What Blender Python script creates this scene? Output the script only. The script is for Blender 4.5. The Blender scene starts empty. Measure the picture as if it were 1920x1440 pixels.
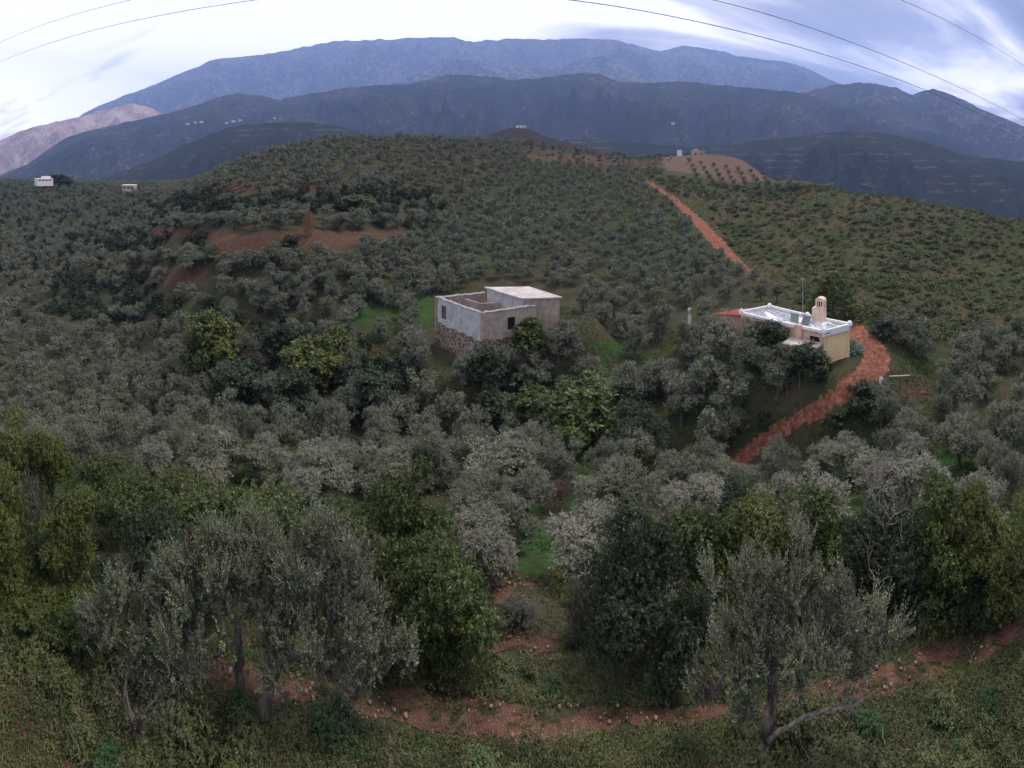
import bpy, math
import numpy as np
from mathutils import Vector, Matrix
scene = bpy.context.scene
COL = scene.collection
PI = math.pi
S, HZ = 820.0, 300.0          # the lens: 820 px of the 1920 px frame to the radian, horizon at row 300
rng = np.random.default_rng(7)

# ------------------------------------------------------------------ camera
cd = bpy.data.cameras.new('camera')
cam = bpy.data.objects.new('camera', cd); COL.objects.link(cam)
cam.rotation_euler = (PI/2, 0, 0)
cd.type = 'PANO'; cd.panorama_type = 'CENTRAL_CYLINDRICAL'
cd.central_cylindrical_range_u_min = -960/S; cd.central_cylindrical_range_u_max = 960/S
cd.central_cylindrical_range_v_min = (HZ-1440)/S; cd.central_cylindrical_range_v_max = HZ/S
cd.central_cylindrical_radius = 1.0
cd.clip_start = 0.1; cd.clip_end = 40000
scene.camera = cam

# ------------------------------------------------------------------ sky, sun, exposure
SUN_EL, SUN_AZ = math.radians(60), math.radians(70)     # azimuth from +Y towards +X
world = bpy.data.worlds.new('World'); scene.world = world; world.use_nodes = True
wn, wl = world.node_tree.nodes, world.node_tree.links
wn.clear()
def W(t, **k):
    n = wn.new(t)
    for a, b in k.items(): setattr(n, a, b)
    return n
out = W('ShaderNodeOutputWorld')
sky = W('ShaderNodeTexSky', sky_type='NISHITA'); sky.sun_disc = False
sky.sun_elevation = SUN_EL; sky.sun_rotation = SUN_AZ
sky.dust_density = 1.5
bgs = W('ShaderNodeBackground'); bgs.inputs['Strength'].default_value = 0.12
wl.new(sky.outputs[0], bgs.inputs['Color'])
geo = W('ShaderNodeTexCoord')
sep = W('ShaderNodeSeparateXYZ'); wl.new(geo.outputs['Generated'], sep.inputs[0])
def M(op, a, b=None, c=None, clamp=False):
    n = W('ShaderNodeMath', operation=op); n.use_clamp = clamp
    for i, v in enumerate((a, b, c)):
        if v is None: continue
        if isinstance(v, (int, float)): n.inputs[i].default_value = v
        else: wl.new(v, n.inputs[i])
    return n.outputs[0]
X, Y, Z = sep.outputs
zc = M('ADD', M('MAXIMUM', Z, 0.0), 0.14)
px = M('DIVIDE', X, zc); py = M('DIVIDE', Y, zc)
comb = W('ShaderNodeCombineXYZ'); wl.new(px, comb.inputs[0]); wl.new(py, comb.inputs[1])
mp = W('ShaderNodeMapping'); wl.new(comb.outputs[0], mp.inputs['Vector'])
mp.inputs['Rotation'].default_value = (0, 0, math.radians(-18)); mp.inputs['Scale'].default_value = (0.42, 1.25, 1); mp.inputs['Location'].default_value = (3.1, 1.7, 0)
nz = W('ShaderNodeTexNoise'); nz.inputs['Scale'].default_value = 1.15; nz.inputs['Detail'].default_value = 9; nz.inputs['Roughness'].default_value = 0.52; nz.inputs['Distortion'].default_value = 0.35
wl.new(mp.outputs[0], nz.inputs['Vector'])
nz2 = W('ShaderNodeTexNoise'); nz2.inputs['Scale'].default_value = 0.3; nz2.inputs['Detail'].default_value = 4
wl.new(mp.outputs[0], nz2.inputs['Vector'])
# thick cloud to the left (bright, the sun lies behind thin cloud there), banks of grey-blue cloud to the right
def SS(v, a, b):
    n = W('ShaderNodeMapRange', interpolation_type='SMOOTHSTEP'); wl.new(v, n.inputs[0]); n.inputs[1].default_value = a; n.inputs[2].default_value = b; return n.outputs[0]
nn = M('ADD', M('MULTIPLY', M('SUBTRACT', nz.outputs[0], .5), 2.3), M('MULTIPLY', M('SUBTRACT', nz2.outputs[0], .5), .8))
side = M('SUBTRACT', M('MULTIPLY', SS(X, -.70, .45), .44), .18)
bank = M('MULTIPLY', M('SUBTRACT', 1.0, SS(Z, .27, .36)), SS(X, -.20, .12))
bank2 = M('MULTIPLY', M('SUBTRACT', 1.0, SS(Z, .03, .16)), .35)
dens = M('ADD', M('ADD', M('ADD', nn, side), M('MULTIPLY', bank, .24)), bank2)
cr = W('ShaderNodeValToRGB'); wl.new(dens, cr.inputs[0])
e = cr.color_ramp.elements
e[0].position = 0.08; e[0].color = (2.3, 2.2, 2.1, 1)
e[1].position = 0.74; e[1].color = (0.29, 0.315, 0.41, 1)
x = e.new(0.24); x.color = (1.45, 1.4, 1.42, 1)
x = e.new(0.44); x.color = (0.60, 0.61, 0.74, 1)
bgc = W('ShaderNodeBackground')
wl.new(M('ADD', .80, M('MULTIPLY', M('SUBTRACT', 1.0, SS(Z, .12, .50)), .95)), bgc.inputs['Strength'])   # the cloud deck is brightest low over the ranges
wl.new(cr.outputs[0], bgc.inputs['Color'])
# blue gaps of clear sky
gap = M('MULTIPLY', M('GREATER_THAN', nz2.outputs[0], 0.60), 0.25)
mix = W('ShaderNodeMixShader'); mix.inputs[0].default_value = 0.9
wl.new(bgs.outputs[0], mix.inputs[1]); wl.new(bgc.outputs[0], mix.inputs[2]); wl.new(mix.outputs[0], out.inputs['Surface'])

sd = bpy.data.lights.new('sun', 'SUN'); sd.energy = 3.6; sd.angle = math.radians(13); sd.color = (1.0, 0.93, 0.85)
sun = bpy.data.objects.new('sun', sd); COL.objects.link(sun)
sv = Vector((math.sin(SUN_AZ)*math.cos(SUN_EL), math.cos(SUN_AZ)*math.cos(SUN_EL), math.sin(SUN_EL)))
sun.rotation_euler = sv.to_track_quat('Z', 'Y').to_euler(); sun.location = sv*300

scene.view_settings.view_transform = 'Standard'; scene.view_settings.look = 'None'
scene.view_settings.gamma = 1; scene.view_settings.exposure = -0.12
cy = scene.cycles
scene.render.engine = 'CYCLES'
cy.use_denoising = True
try: cy.denoiser = 'OPENIMAGEDENOISE'
except Exception: pass
cy.max_bounces = 5; cy.diffuse_bounces = 2; cy.glossy_bounces = 1; cy.transmission_bounces = 2; cy.volume_bounces = 1; cy.transparent_max_bounces = 8
cy.use_adaptive_sampling = True; cy.adaptive_threshold = 0.02

# ------------------------------------------------------------------ helpers
def noise2(x, y, seed=0):
    """smooth value noise in [-1,1], vectorised"""
    x = np.asarray(x, float); y = np.asarray(y, float)
    xi = np.floor(x).astype(np.int64); yi = np.floor(y).astype(np.int64)
    fx = x-xi; fy = y-yi
    fx = fx*fx*fx*(fx*(fx*6-15)+10); fy = fy*fy*fy*(fy*(fy*6-15)+10)
    def h(a, b):
        n = (a*374761393 + b*668265263 + seed*1274126177) & 0xffffffff
        n = ((n ^ (n >> 13))*1274126177) & 0xffffffff
        n = ((n ^ (n >> 16))*2246822519) & 0xffffffff
        return ((n ^ (n >> 15)) & 0xffff)/32767.5-1
    return (h(xi, yi)*(1-fx)+h(xi+1, yi)*fx)*(1-fy)+(h(xi, yi+1)*(1-fx)+h(xi+1, yi+1)*fx)*fy
def fbm(x, y, seed=0, octs=4, gain=.5, ridged=False):
    t = 0; a = 1; s = 0
    for o in range(octs):
        n = noise2(x*2**o, y*2**o, seed+o*17)
        if ridged: n = 1-2*np.abs(n)
        t = t+n*a; s += a; a *= gain
    return t/s
def mesh_np(name, verts, faces, mats, parent=None, smooth=False, midx=None):
    """verts (N,3), faces (F,k) arrays of one size"""
    verts = np.ascontiguousarray(verts, np.float32); faces = np.ascontiguousarray(faces, np.int32)
    me = bpy.data.meshes.new(name)
    n, k = faces.shape
    me.vertices.add(len(verts)); me.vertices.foreach_set('co', verts.ravel())
    me.loops.add(n*k); me.loops.foreach_set('vertex_index', faces.ravel())
    me.polygons.add(n); me.polygons.foreach_set('loop_start', np.arange(0, n*k, k, dtype=np.int32))
    me.polygons.foreach_set('loop_total', np.full(n, k, np.int32))
    if not isinstance(mats, (list, tuple)): mats = [mats]
    for m in mats: me.materials.append(m)
    if midx is not None: me.polygons.foreach_set('material_index', np.asarray(midx, np.int32))
    if smooth: me.polygons.foreach_set('use_smooth', np.ones(n, bool))
    me.update(calc_edges=True)
    return link(name, me, parent)
def link(name, me, parent=None, loc=(0, 0, 0)):
    o = bpy.data.objects.new(name, me); COL.objects.link(o); o.location = loc
    if parent: o.parent = parent
    return o
def tag(o, label=None, cat=None, group=None, kind=None):
    if label: o['label'] = label
    if cat: o['category'] = cat
    if group: o['group'] = group
    if kind: o['kind'] = kind
    return o
def empty(name, loc=(0, 0, 0), rz=0, s=1):
    o = bpy.data.objects.new(name, None); COL.objects.link(o); o.location = loc; o.rotation_euler = (0, 0, rz)
    o.scale = (s, s, s); o.empty_display_size = .3
    return o
def P(x, y, r):
    """the point at range r that pixel x, y of the photograph looks at"""
    a = (x-960)/S
    return np.array((r*math.sin(a), r*math.cos(a), (HZ-y)/S*r))
def inpoly(x, y, poly):
    x = np.asarray(x, float); y = np.asarray(y, float)
    ins = np.zeros(x.shape, bool); n = len(poly)
    for i in range(n):
        x1, y1 = poly[i]; x2, y2 = poly[(i+1) % n]
        if y1 == y2: continue
        c = ((y1 > y) != (y2 > y)) & (x < (x2-x1)*(y-y1)/(y2-y1)+x1)
        ins ^= c
    return ins

class NT:
    """tiny node-tree writer"""
    def __init__(s, name, rough=.9, spec=.2):
        s.m = bpy.data.materials.new(name); s.m.use_nodes = True
        s.n = s.m.node_tree.nodes; s.l = s.m.node_tree.links
        s.b = s.n['Principled BSDF']; s.b.inputs['Roughness'].default_value = rough
        s.b.inputs['Specular IOR Level'].default_value = spec
        s.out = s.n['Material Output']
        s._pos = None
    def new(s, t, **k):
        n = s.n.new(t)
        for a, b in k.items(): setattr(n, a, b)
        return n
    def put(s, v, sock):
        if isinstance(v, bpy.types.NodeSocket): s.l.new(v, sock)
        elif isinstance(v, (tuple, list)) and len(v) == 3 and sock.type == 'RGBA': sock.default_value = (*v, 1)
        else: sock.default_value = v
    def pos(s):
        if s._pos is None: s._pos = s.new('ShaderNodeNewGeometry')
        return s._pos.outputs['Position']
    def obj(s): return s.new('ShaderNodeTexCoord').outputs['Object']
    def noise(s, scale, detail=4, rough=.55, vec=None, dist=0, stretch=None):
        v = vec if vec is not None else s.pos()
        if stretch:
            mp = s.new('ShaderNodeMapping'); s.l.new(v, mp.inputs[0]); mp.inputs['Scale'].default_value = stretch; v = mp.outputs[0]
        n = s.new('ShaderNodeTexNoise'); s.l.new(v, n.inputs['Vector'])
        n.inputs['Scale'].default_value = scale; n.inputs['Detail'].default_value = detail; n.inputs['Roughness'].default_value = rough; n.inputs['Distortion'].default_value = dist
        return n.outputs[0]
    def vor(s, scale, vec=None, out='Distance', rand=1, feat='F1'):
        n = s.new('ShaderNodeTexVoronoi', feature=feat); s.l.new(vec if vec is not None else s.pos(), n.inputs['Vector'])
        n.inputs['Scale'].default_value = scale; n.inputs['Randomness'].default_value = rand
        return n.outputs[out]
    def math(s, op, a, b=None, clamp=False):
        n = s.new('ShaderNodeMath', operation=op); n.use_clamp = clamp
        s.put(a, n.inputs[0])
        if b is not None: s.put(b, n.inputs[1])
        return n.outputs[0]
    def step(s, v, a, b):
        n = s.new('ShaderNodeMapRange', interpolation_type='SMOOTHSTEP'); s.put(v, n.inputs['Value'])
        n.inputs['From Min'].default_value = a; n.inputs['From Max'].default_value = b
        return n.outputs[0]
    def mix(s, f, a, b, mode='MIX'):
        n = s.new('ShaderNodeMix', data_type='RGBA', blend_type=mode)
        s.put(f, n.inputs[0]); s.put(a, n.inputs[6]); s.put(b, n.inputs[7])
        return n.outputs[2]
    def attr(s, name): 
        n = s.new('ShaderNodeAttribute', attribute_name=name); return n.outputs['Fac']
    def bump(s, h, dist, strength=1):
        n = s.new('ShaderNodeBump'); s.put(h, n.inputs['Height']); n.inputs['Distance'].default_value = dist; n.inputs['Strength'].default_value = strength
        s.l.new(n.outputs[0], s.b.inputs['Normal'])
    def color(s, v): s.put(v, s.b.inputs['Base Color']); return s.m

# ------------------------------------------------------------------ near terrain: ground height table along columns of the view, (range m : photo row)
TAB = {
 0: "7:1440 8:1290 9.5:1110 12:1020 16:960 24:920 40:860 60:760 75:690 90:640 110:590 130:545 155:500 185:455 230:405 280:370 330:350 380:342 450:350 800:480",
 240: "6.8:1440 7.5:1340 8.6:1230 9.6:1150 11:1080 14:1010 20:950 30:890 42:820 55:745 70:680 82:625 92:575 104:520 120:470 150:430 190:400 240:372 300:352 350:347 400:356 800:500",
 340: "7:1440 7.8:1320 8.8:1220 10:1130 13:1040 19:960 28:900 38:840 48:770 58:700 66:640 72:590 77:552 80:503 88:490 92:478 96:445 103:425 117:400 140:375 170:358 200:352 260:350 300:349 350:358 800:500",
 480: "6.9:1440 7.7:1340 9:1240 11:1130 14:1050 20:970 28:910 36:850 44:785 52:710 58:655 63:600 68:555 72:515 75:478 78:437 85:420 93:395 103:370 111:350 125:325 140:305 150:300 165:306 200:345 300:420 800:600",
 640: "6.9:1440 7.9:1340 9:1250 11:1150 14:1070 19:990 26:920 34:850 42:780 49:715 55:660 60:610 65:565 70:520 76:480 79:455 82:440 90:415 100:385 110:355 122:325 140:290 155:272 165:268 180:275 220:320 320:430 800:620",
 800: "6.9:1440 8:1345 9:1280 10.5:1215 13:1130 17:1050 23:970 30:900 38:830 45:760 49:700 52:672 56:640 62:600 69:560 77:520 87:480 98:445 110:410 122:375 134:340 148:305 165:275 180:265 195:268 240:310 800:620",
 960: "7:1440 7.4:1380 7.9:1320 8.8:1270 9.5:1230 10.3:1190 10.8:1150 12.5:1095 13.5:1065 17:1020 22:975 28:925 35:860 42:785 47:715 51:660 56:625 62:590 70:555 79:520 90:485 102:450 116:415 130:380 144:345 160:312 178:285 195:273 210:272 240:290 400:380 800:560",
 1120: "7:1440 8:1335 9.4:1240 10.4:1195 12:1130 14:1070 18:1010 24:950 31:880 38:800 44:730 50:675 56:630 63:590 72:550 82:512 94:475 107:440 121:405 136:370 152:338 170:312 190:296 205:292 220:300 280:325 800:600",
 1280: "7:1440 8:1340 10:1230 13:1130 17:1050 23:980 30:910 37:840 43:765 48:700 53:650 60:605 68:565 78:525 90:485 104:445 118:405 134:370 152:342 172:322 195:307 215:298 235:292 260:300 800:600",
 1380: "7:1440 8:1350 10:1240 13:1140 17:1060 23:985 29:920 34:865 39:800 43:740 47:680 51:640 57:605 66:570 78:535 92:497 106:460 120:425 136:392 150:370 165:348 190:322 215:302 230:296 260:310 800:600",
 1500: "7:1440 8.2:1340 10:1250 13:1140 17:1060 22:990 28:930 33:875 37:810 40:750 42:705 45:665 50:628 56:600 64:570 74:540 86:508 100:470 114:435 128:402 142:372 156:348 165:340 185:348 250:400 800:620",
 1640: "7:1450 8.2:1330 9.3:1240 11:1180 14:1090 18:1020 23:965 28:910 33:850 37:780 40:722 42:682 46:640 51:610 58:585 67:555 78:520 90:485 103:450 116:418 130:385 140:368 160:375 220:420 800:650",
 1780: "7:1500 8.3:1370 9.3:1280 10.3:1210 12:1130 16:1050 20:980 25:920 30:860 35:800 41:730 47:680 54:640 62:610 70:585 80:550 92:510 103:475 114:440 124:410 134:390 150:400 200:450 800:680",
 1920: "7.5:1480 8.5:1330 9.6:1210 10.5:1160 12:1100 15:1040 19:980 24:920 30:850 36:790 43:735 50:690 58:650 66:620 74:590 84:560 94:525 104:490 113:455 121:428 128:415 145:430 200:500 800:700",
}
def pchip(x, y, xq):
    h = np.diff(x); d = np.diff(y)/h; m = np.zeros_like(y)
    m[1:-1] = np.where(d[:-1]*d[1:] > 0, 2*d[:-1]*d[1:]/(d[:-1]+d[1:]+1e-12*np.sign(d[:-1]+d[1:])), 0); m[0] = d[0]; m[-1] = d[-1]
    i = np.clip(np.searchsorted(x, xq)-1, 0, len(x)-2)
    t = np.clip((xq-x[i])/h[i], 0, 1); t2 = t*t; t3 = t2*t
    return (2*t3-3*t2+1)*y[i]+(t3-2*t2+t)*h[i]*m[i]+(-2*t3+3*t2)*y[i+1]+(t3-t2)*h[i]*m[i+1]
def _gs(a, b, n): return np.exp(np.linspace(math.log(a), math.log(b), n, endpoint=False))
RQ = np.concatenate([_gs(1, 6, 30), _gs(6, 16, 380), _gs(16, 70, 280), _gs(70, 300, 230), _gs(300, 800, 60), [800.]])
cols_x = sorted(TAB); prof = []
for cx in cols_x:
    rr, yy = np.array([[float(v) for v in p.split(':')] for p in TAB[cx].split()]).T
    zz = (HZ-yy)/S*rr
    rr = np.concatenate([[0.9, 4.0], rr]); zz = np.concatenate([[-8.3, -8.6], zz])
    prof.append(pchip(np.log(rr), zz, np.log(RQ)))
prof = np.array(prof)                                    # (ncol, nr)
cols_x = np.array(cols_x, float)
def terr_profile(xpx):
    """heights at RQ for columns xpx"""
    back = .5*(prof[0]+prof[-1])
    xpx = np.asarray(xpx, float)
    xx = np.concatenate([[-1616, -1000, -300], cols_x, [2220, 2900, 3536]])
    pp = np.vstack([back, back, prof[0], prof, prof[-1], back, back])
    i = np.clip(np.searchsorted(xx, xpx)-1, 0, len(xx)-2)
    t = np.clip((xpx-xx[i])/(xx[i+1]-xx[i]), 0, 1)[:, None]
    # Catmull-Rom across columns
    i0 = np.clip(i-1, 0, len(xx)-1); i3 = np.clip(i+2, 0, len(xx)-1)
    d1 = (xx[i+1]-xx[i])[:, None]
    m1 = (pp[i+1]-pp[i0])/(xx[i+1]-xx[i0])[:, None]*d1; m2 = (pp[i3]-pp[i])/(xx[i3]-xx[i])[:, None]*d1
    t2 = t*t; t3 = t2*t
    return (2*t3-3*t2+1)*pp[i]+(t3-2*t2+t)*m1*.8+(-2*t3+3*t2)*pp[i+1]+(t3-t2)*m2*.8
GX = np.concatenate([np.linspace(-1616, -180, 60)[:-1], np.arange(-180, 2101, 2.4), np.linspace(2101, 3536, 60)[1:-1]])
GA = (GX-960)/S                                          # azimuths (the last joins the first)
R2, A2 = np.meshgrid(RQ, GA)
GZ = terr_profile(GX)
gxw, gyw = R2*np.sin(A2), R2*np.cos(A2)
amp = np.clip(R2/60, .02, .55)
GZ = GZ+amp*fbm(gxw/9, gyw/9, 3, 3)*np.clip(R2/20, .2, 1)+np.clip(.02+R2*.001, 0, .1)*fbm(gxw/1.1, gyw/1.1, 5, 3)
# ledges the two houses stand on
def pad(cx, cy, z, r0, r1):
    global GZ
    d = np.hypot(gxw-cx, gyw-cy); w = np.clip((r1-d)/(r1-r0), 0, 1); w = w*w*(3-2*w); GZ = GZ*(1-w)+z*w
pad(23.0, 36.5, -18.7, 4.5, 9); pad(26.3, 30.0, -18.05, 2.6, 7.0)
pad(-5.5, 48.8, -22.1, 4.5, 9); pad(5.0, 53.0, -19.3, 4.2, 8.5)
def ground(x, y):
    """bilinear height of the terrain mesh at world x, y"""
    x = np.atleast_1d(np.asarray(x, float)); y = np.atleast_1d(np.asarray(y, float))
    r = np.clip(np.hypot(x, y), RQ[0], RQ[-1]*.999); xp = np.arctan2(x, y)*S+960
    xp = np.clip(xp, GX[0], GX[-1]-1e-6)
    i = np.clip(np.searchsorted(GX, xp, side='right')-1, 0, len(GX)-2); t = (xp-GX[i])/(GX[i+1]-GX[i])
    j = np.clip(np.searchsorted(RQ, r, side='right')-1, 0, len(RQ)-2); u = (r-RQ[j])/(RQ[j+1]-RQ[j])
    return (GZ[i, j]*(1-t)+GZ[i+1, j]*t)*(1-u)+(GZ[i, j+1]*(1-t)+GZ[i+1, j+1]*t)*u
def ground_at(xpx, r):
    a = (xpx-960)/S; x, y = r*math.sin(a), r*math.cos(a)
    return np.array((x, y, float(ground(x, y)[0])))
VPX = np.repeat(GX[:, None], len(RQ), 1); VPY = HZ-S*GZ/R2     # the photo pixel of each vertex

# soil masks: real patches of soil, traced where they lie on the hillsides
SOIL_RED = [  # (polygon in photo pixels, min range, max range)
 ([(250,426),(400,430),(470,440),(560,432),(790,432),(770,446),(690,447),(640,470),(585,470),(520,482),(400,478),(402,462),(390,446),(250,440)], 60, 130),
 ([(170,492),(262,494),(300,500),(400,508),(365,530),(352,556),(330,540),(280,520),(265,503),(170,498)], 60, 130),
 ([(395,345),(480,340),(660,352),(660,362),(520,358),(400,356)], 90, 160),
 ([(985,290),(1130,292),(1240,305),(1200,314),(1060,304),(985,298)], 150, 260),
 ([(1690,722),(1740,726),(1745,748),(1700,752)], 30, 60),
 ([(1440,318),(1520,326),(1560,345),(1480,345)], 110, 230),
 ([(-50,1290),(60,1310),(110,1390),(150,1460),(-60,1460)], 0, 12),
 ([(1700,1450),(1760,1400),(1930,1360),(1930,1460)], 0, 12),
]
SOIL_PALE = [([(1255,285),(1420,298),(1530,330),(1530,350),(1440,355),(1260,332),(1240,305)], 170, 300)]
GRASS2 = [([(1150,380),(1300,400),(1340,520),(1200,540),(1100,460)], 60, 170), ([(760,430),(1000,300),(1150,330),(1100,440),(900,520)], 60, 190)]
GRASS = [
 ([(660,570),(700,560),(810,555),(815,610),(700,625),(650,600)], 40, 90),
 ([(1110,640),(1190,640),(1260,700),(1230,740),(1150,730)], 30, 80),
 ([(1230,760),(1330,730),(1370,700),(1370,790),(1290,820),(1230,810)], 28, 60),
 ([(955,985),(1050,990),(1060,1060),(1000,1085),(950,1060)], 10, 30),
 ([(1660,650),(1740,650),(1780,690),(1700,700)], 30, 70),
 ([(1560,800),(1840,800),(1880,900),(1850,960),(1500,960),(1540,860)], 20, 50),
 ([(1040,840),(1110,840),(1120,900),(1060,900)], 20, 50),
 ([(1390,900),(1530,900),(1500,950),(1400,950)], 18, 40),
 ([(1270,640),(1480,690),(1400,740),(1290,700)], 30, 60),
]
SCRUB = [([(1150,285),(1260,300),(1540,325),(1930,400),(2200,420),(2200,640),(1920,640),(1690,640),(1600,600),(1520,590),(1440,540),(1350,440),(1270,370),(1200,330)], 50, 300)]
def maskof(lst, feather=6):
    m = np.zeros(VPX.shape)
    jx = 5*fbm(gxw/2.2, gyw/2.2, 31, 3); jy = 4*fbm(gxw/2.2, gyw/2.2, 57, 3)
    for poly, r0, r1 in lst:
        m = np.maximum(m, (inpoly(VPX+jx*2, VPY+jy*1.3, poly) & (R2 > r0) & (R2 < r1)).astype(float))
    for _ in range(2):
        m[1:-1, 1:-1] = (m[1:-1, 1:-1]*2+m[:-2, 1:-1]+m[2:, 1:-1]+m[1:-1, :-2]+m[1:-1, 2:])/6
    return m
mk = {'soil_red': maskof(SOIL_RED), 'soil_pale': maskof(SOIL_PALE), 'grass_patch': np.maximum(maskof(GRASS), .40*maskof(GRASS2)), 'scrub_patch': maskof(SCRUB)}

g = NT('hillside_ground', .95, .1)
n1 = g.noise(.35, 6, .6); n2 = g.noise(2.5, 5, .6); n3 = g.noise(14, 3, .6)
base = g.mix(g.step(n1, .38, .62), (.042, .048, .022), (.075, .058, .036))
base = g.mix(g.step(n2, .5, .66), base, (.030, .050, .016))
base = g.mix(g.math('MULTIPLY', g.step(n3, .55, .75), .5), base, (.13, .10, .07))
gr = g.mix(g.step(n2, .35, .6), (.024, .058, .014), (.048, .088, .024))
base = g.mix(g.math('MULTIPLY', g.attr('grass_patch'), g.step(n1, .34, .58)), base, gr)
sc = g.mix(g.step(g.noise(.09, 5, .6), .42, .58), (.095, .062, .038), (.052, .062, .024))
sc = g.mix(g.math('MULTIPLY', g.step(n3, .48, .60), .75), sc, (.030, .045, .016))
sc = g.mix(g.step(n2, .50, .66), sc, (.055, .075, .026))
base = g.mix(g.attr('scrub_patch'), base, sc)
red = g.mix(g.step(n2, .35, .65), (.082, .038, .026), (.135, .070, .050))
red = g.mix(g.math('MULTIPLY', g.step(n3, .5, .62), .7), red, (.045, .045, .022))
base = g.mix(g.math('MULTIPLY', g.attr('soil_red'), g.step(n2, .30, .46)), base, red)
base = g.mix(g.attr('soil_pale'), base, g.mix(g.step(n2, .4, .6), (.10, .062, .044), (.155, .10, .072)))
g.bump(g.math('ADD', n2, g.math('MULTIPLY', n3, .4)), .25, .7)
MG = g.color(base)
nv, nr = R2.shape
def grid_faces(n, m, wrap=False):
    i = np.arange(n if wrap else n-1)[:, None]; j = np.arange(m-1)[None, :]
    i2 = (i+1) % n
    return np.stack([i*m+j, i*m+j+1, i2*m+j+1, i2*m+j], -1).reshape(-1, 4)
TV = np.stack([gxw, gyw, GZ], -1).reshape(-1, 3)
TF = grid_faces(nv, nr, True)
hub = np.array([[0, 0, float(GZ[:, 0].mean())]])
terrain = mesh_np('ground', TV, TF, MG, smooth=True)
for k, v in mk.items():
    at = terrain.data.attributes.new(k, 'FLOAT', 'POINT'); at.data.foreach_set('value', v.ravel().astype(np.float32))
tag(terrain, kind='structure')

# dirt roads: pieces of the same ground surface, laid 5 cm proud of it
ROADS = [
 ('dirt_road', [(1335,890),(1370,862),(1430,815),(1500,768),(1555,733),(1600,703),(1622,672),(1612,650),(1585,630),(1560,600),(1600,600),(1640,628),(1668,662),(1668,690),(1648,712),(1605,752),(1560,778),(1500,800),(1440,840),(1400,872),(1360,895)], 25, 60),
 ('dirt_road', [(1205,338),(1222,342),(1262,368),(1310,405),(1350,445),(1390,490),(1440,532),(1470,552),(1430,530),(1385,500),(1340,465),(1300,420),(1262,380),(1225,350)], 62, 185),
 ('gravel_path', [(-200,1080),(0,1098),(60,1122),(160,1165),(300,1195),(450,1235),(560,1262),(700,1290),(800,1290),(900,1310),(1040,1325),(1200,1325),(1300,1322),(1440,1310),(1600,1255),(1700,1232),(1800,1190),(1920,1145),(2200,1120),(2200,1200),(1920,1200),(1850,1240),(1720,1282),(1640,1310),(1500,1345),(1380,1352),(1200,1362),(1060,1385),(900,1392),(780,1378),(640,1345),(520,1330),(430,1300),(330,1250),(160,1205),(60,1160),(0,1120),(-200,1110)], 6.5, 14),
 ('gravel_path', [(905,1188),(960,1183),(1040,1190),(1075,1200),(1060,1220),(985,1228),(915,1226)], 9.5, 13),
 ('gravel_path', [(880,1120),(920,1085),(1000,1085),(1010,1105),(960,1120),(930,1142)], 10, 17),
]
rd = NT('red_dirt', .95, .1)
a1 = rd.noise(1.6, 7, .72); a2 = rd.noise(3.2, 7, .7); a3 = rd.vor(4.5)
c = rd.mix(rd.step(a1, .38, .62), (.17, .060, .036), (.26, .108, .068))
c = rd.mix(rd.math('MULTIPLY', rd.step(a2, .50, .66), .45), c, (.40, .23, .15))
c = rd.mix(rd.math('MULTIPLY', rd.step(a2, .46, .30), .4), c, (.085, .032, .022))
rd.bump(rd.math('ADD', a2, a1), .12, .8)
MR = rd.color(c)
gp = NT('red_gravel', .95, .1)
a1 = gp.noise(1.6, 5, .6); a3 = gp.vor(40); a4 = gp.vor(26, out='Color')
c = gp.mix(gp.step(a1, .35, .65), (.15, .075, .048), (.24, .13, .088))
sepc = gp.new('ShaderNodeSeparateColor'); gp.l.new(a4, sepc.inputs[0])
c = gp.mix(gp.math('MULTIPLY', gp.step(sepc.outputs[0], .62, .8), gp.step(gp.vor(26), .42, .25)), c, (.33, .20, .15))
c = gp.mix(gp.math('MULTIPLY', gp.step(sepc.outputs[1], .95, .97), gp.step(gp.vor(26), .4, .2)), c, (.42, .36, .31))
c = gp.mix(gp.math('MULTIPLY', gp.step(gp.noise(2.2, 4), .50, .60), .85), c, (.045, .055, .022))
gp.bump(gp.math('ADD', gp.math('MULTIPLY', a3, -1), gp.noise(9, 4)), .05, 1)
MP = gp.color(c)
FC = TV.reshape(-1, 3)
fcx = VPX.ravel()[TF].mean(1); fcy = VPY.ravel()[TF].mean(1); fcr = R2.ravel()[TF].mean(1)
fw = TV[TF[:, 0]]
wob = fbm(fw[:, 0]/1.1, fw[:, 1]/1.1, 71, 4, .6)*8*np.clip(40/fcr, .2, 1.5)
ROADMASK = np.zeros(len(TF), bool)
for nm, poly, r0, r1 in ROADS:
    sel = inpoly(fcx+wob*.6, fcy+wob+(fbm(fw[:, 0]/.5, fw[:, 1]/.5, 72, 3)*30 if nm == 'gravel_path' else fbm(fw[:, 0]/.3, fw[:, 1]/.3, 72, 3)*5), poly) & (fcr > r0) & (fcr < r1) & (fcx > -400) & (fcx < 2300)
    ROADMASK |= sel
    f = TF[sel]; u, inv = np.unique(f, return_inverse=True)
    v = TV[u].copy(); v[:, 2] += .012 if nm == 'gravel_path' else .03
    o = mesh_np(nm, v, inv.reshape(-1, 4), MP if nm == 'gravel_path' else MR, smooth=True)
    tag(o, kind='structure')

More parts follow.
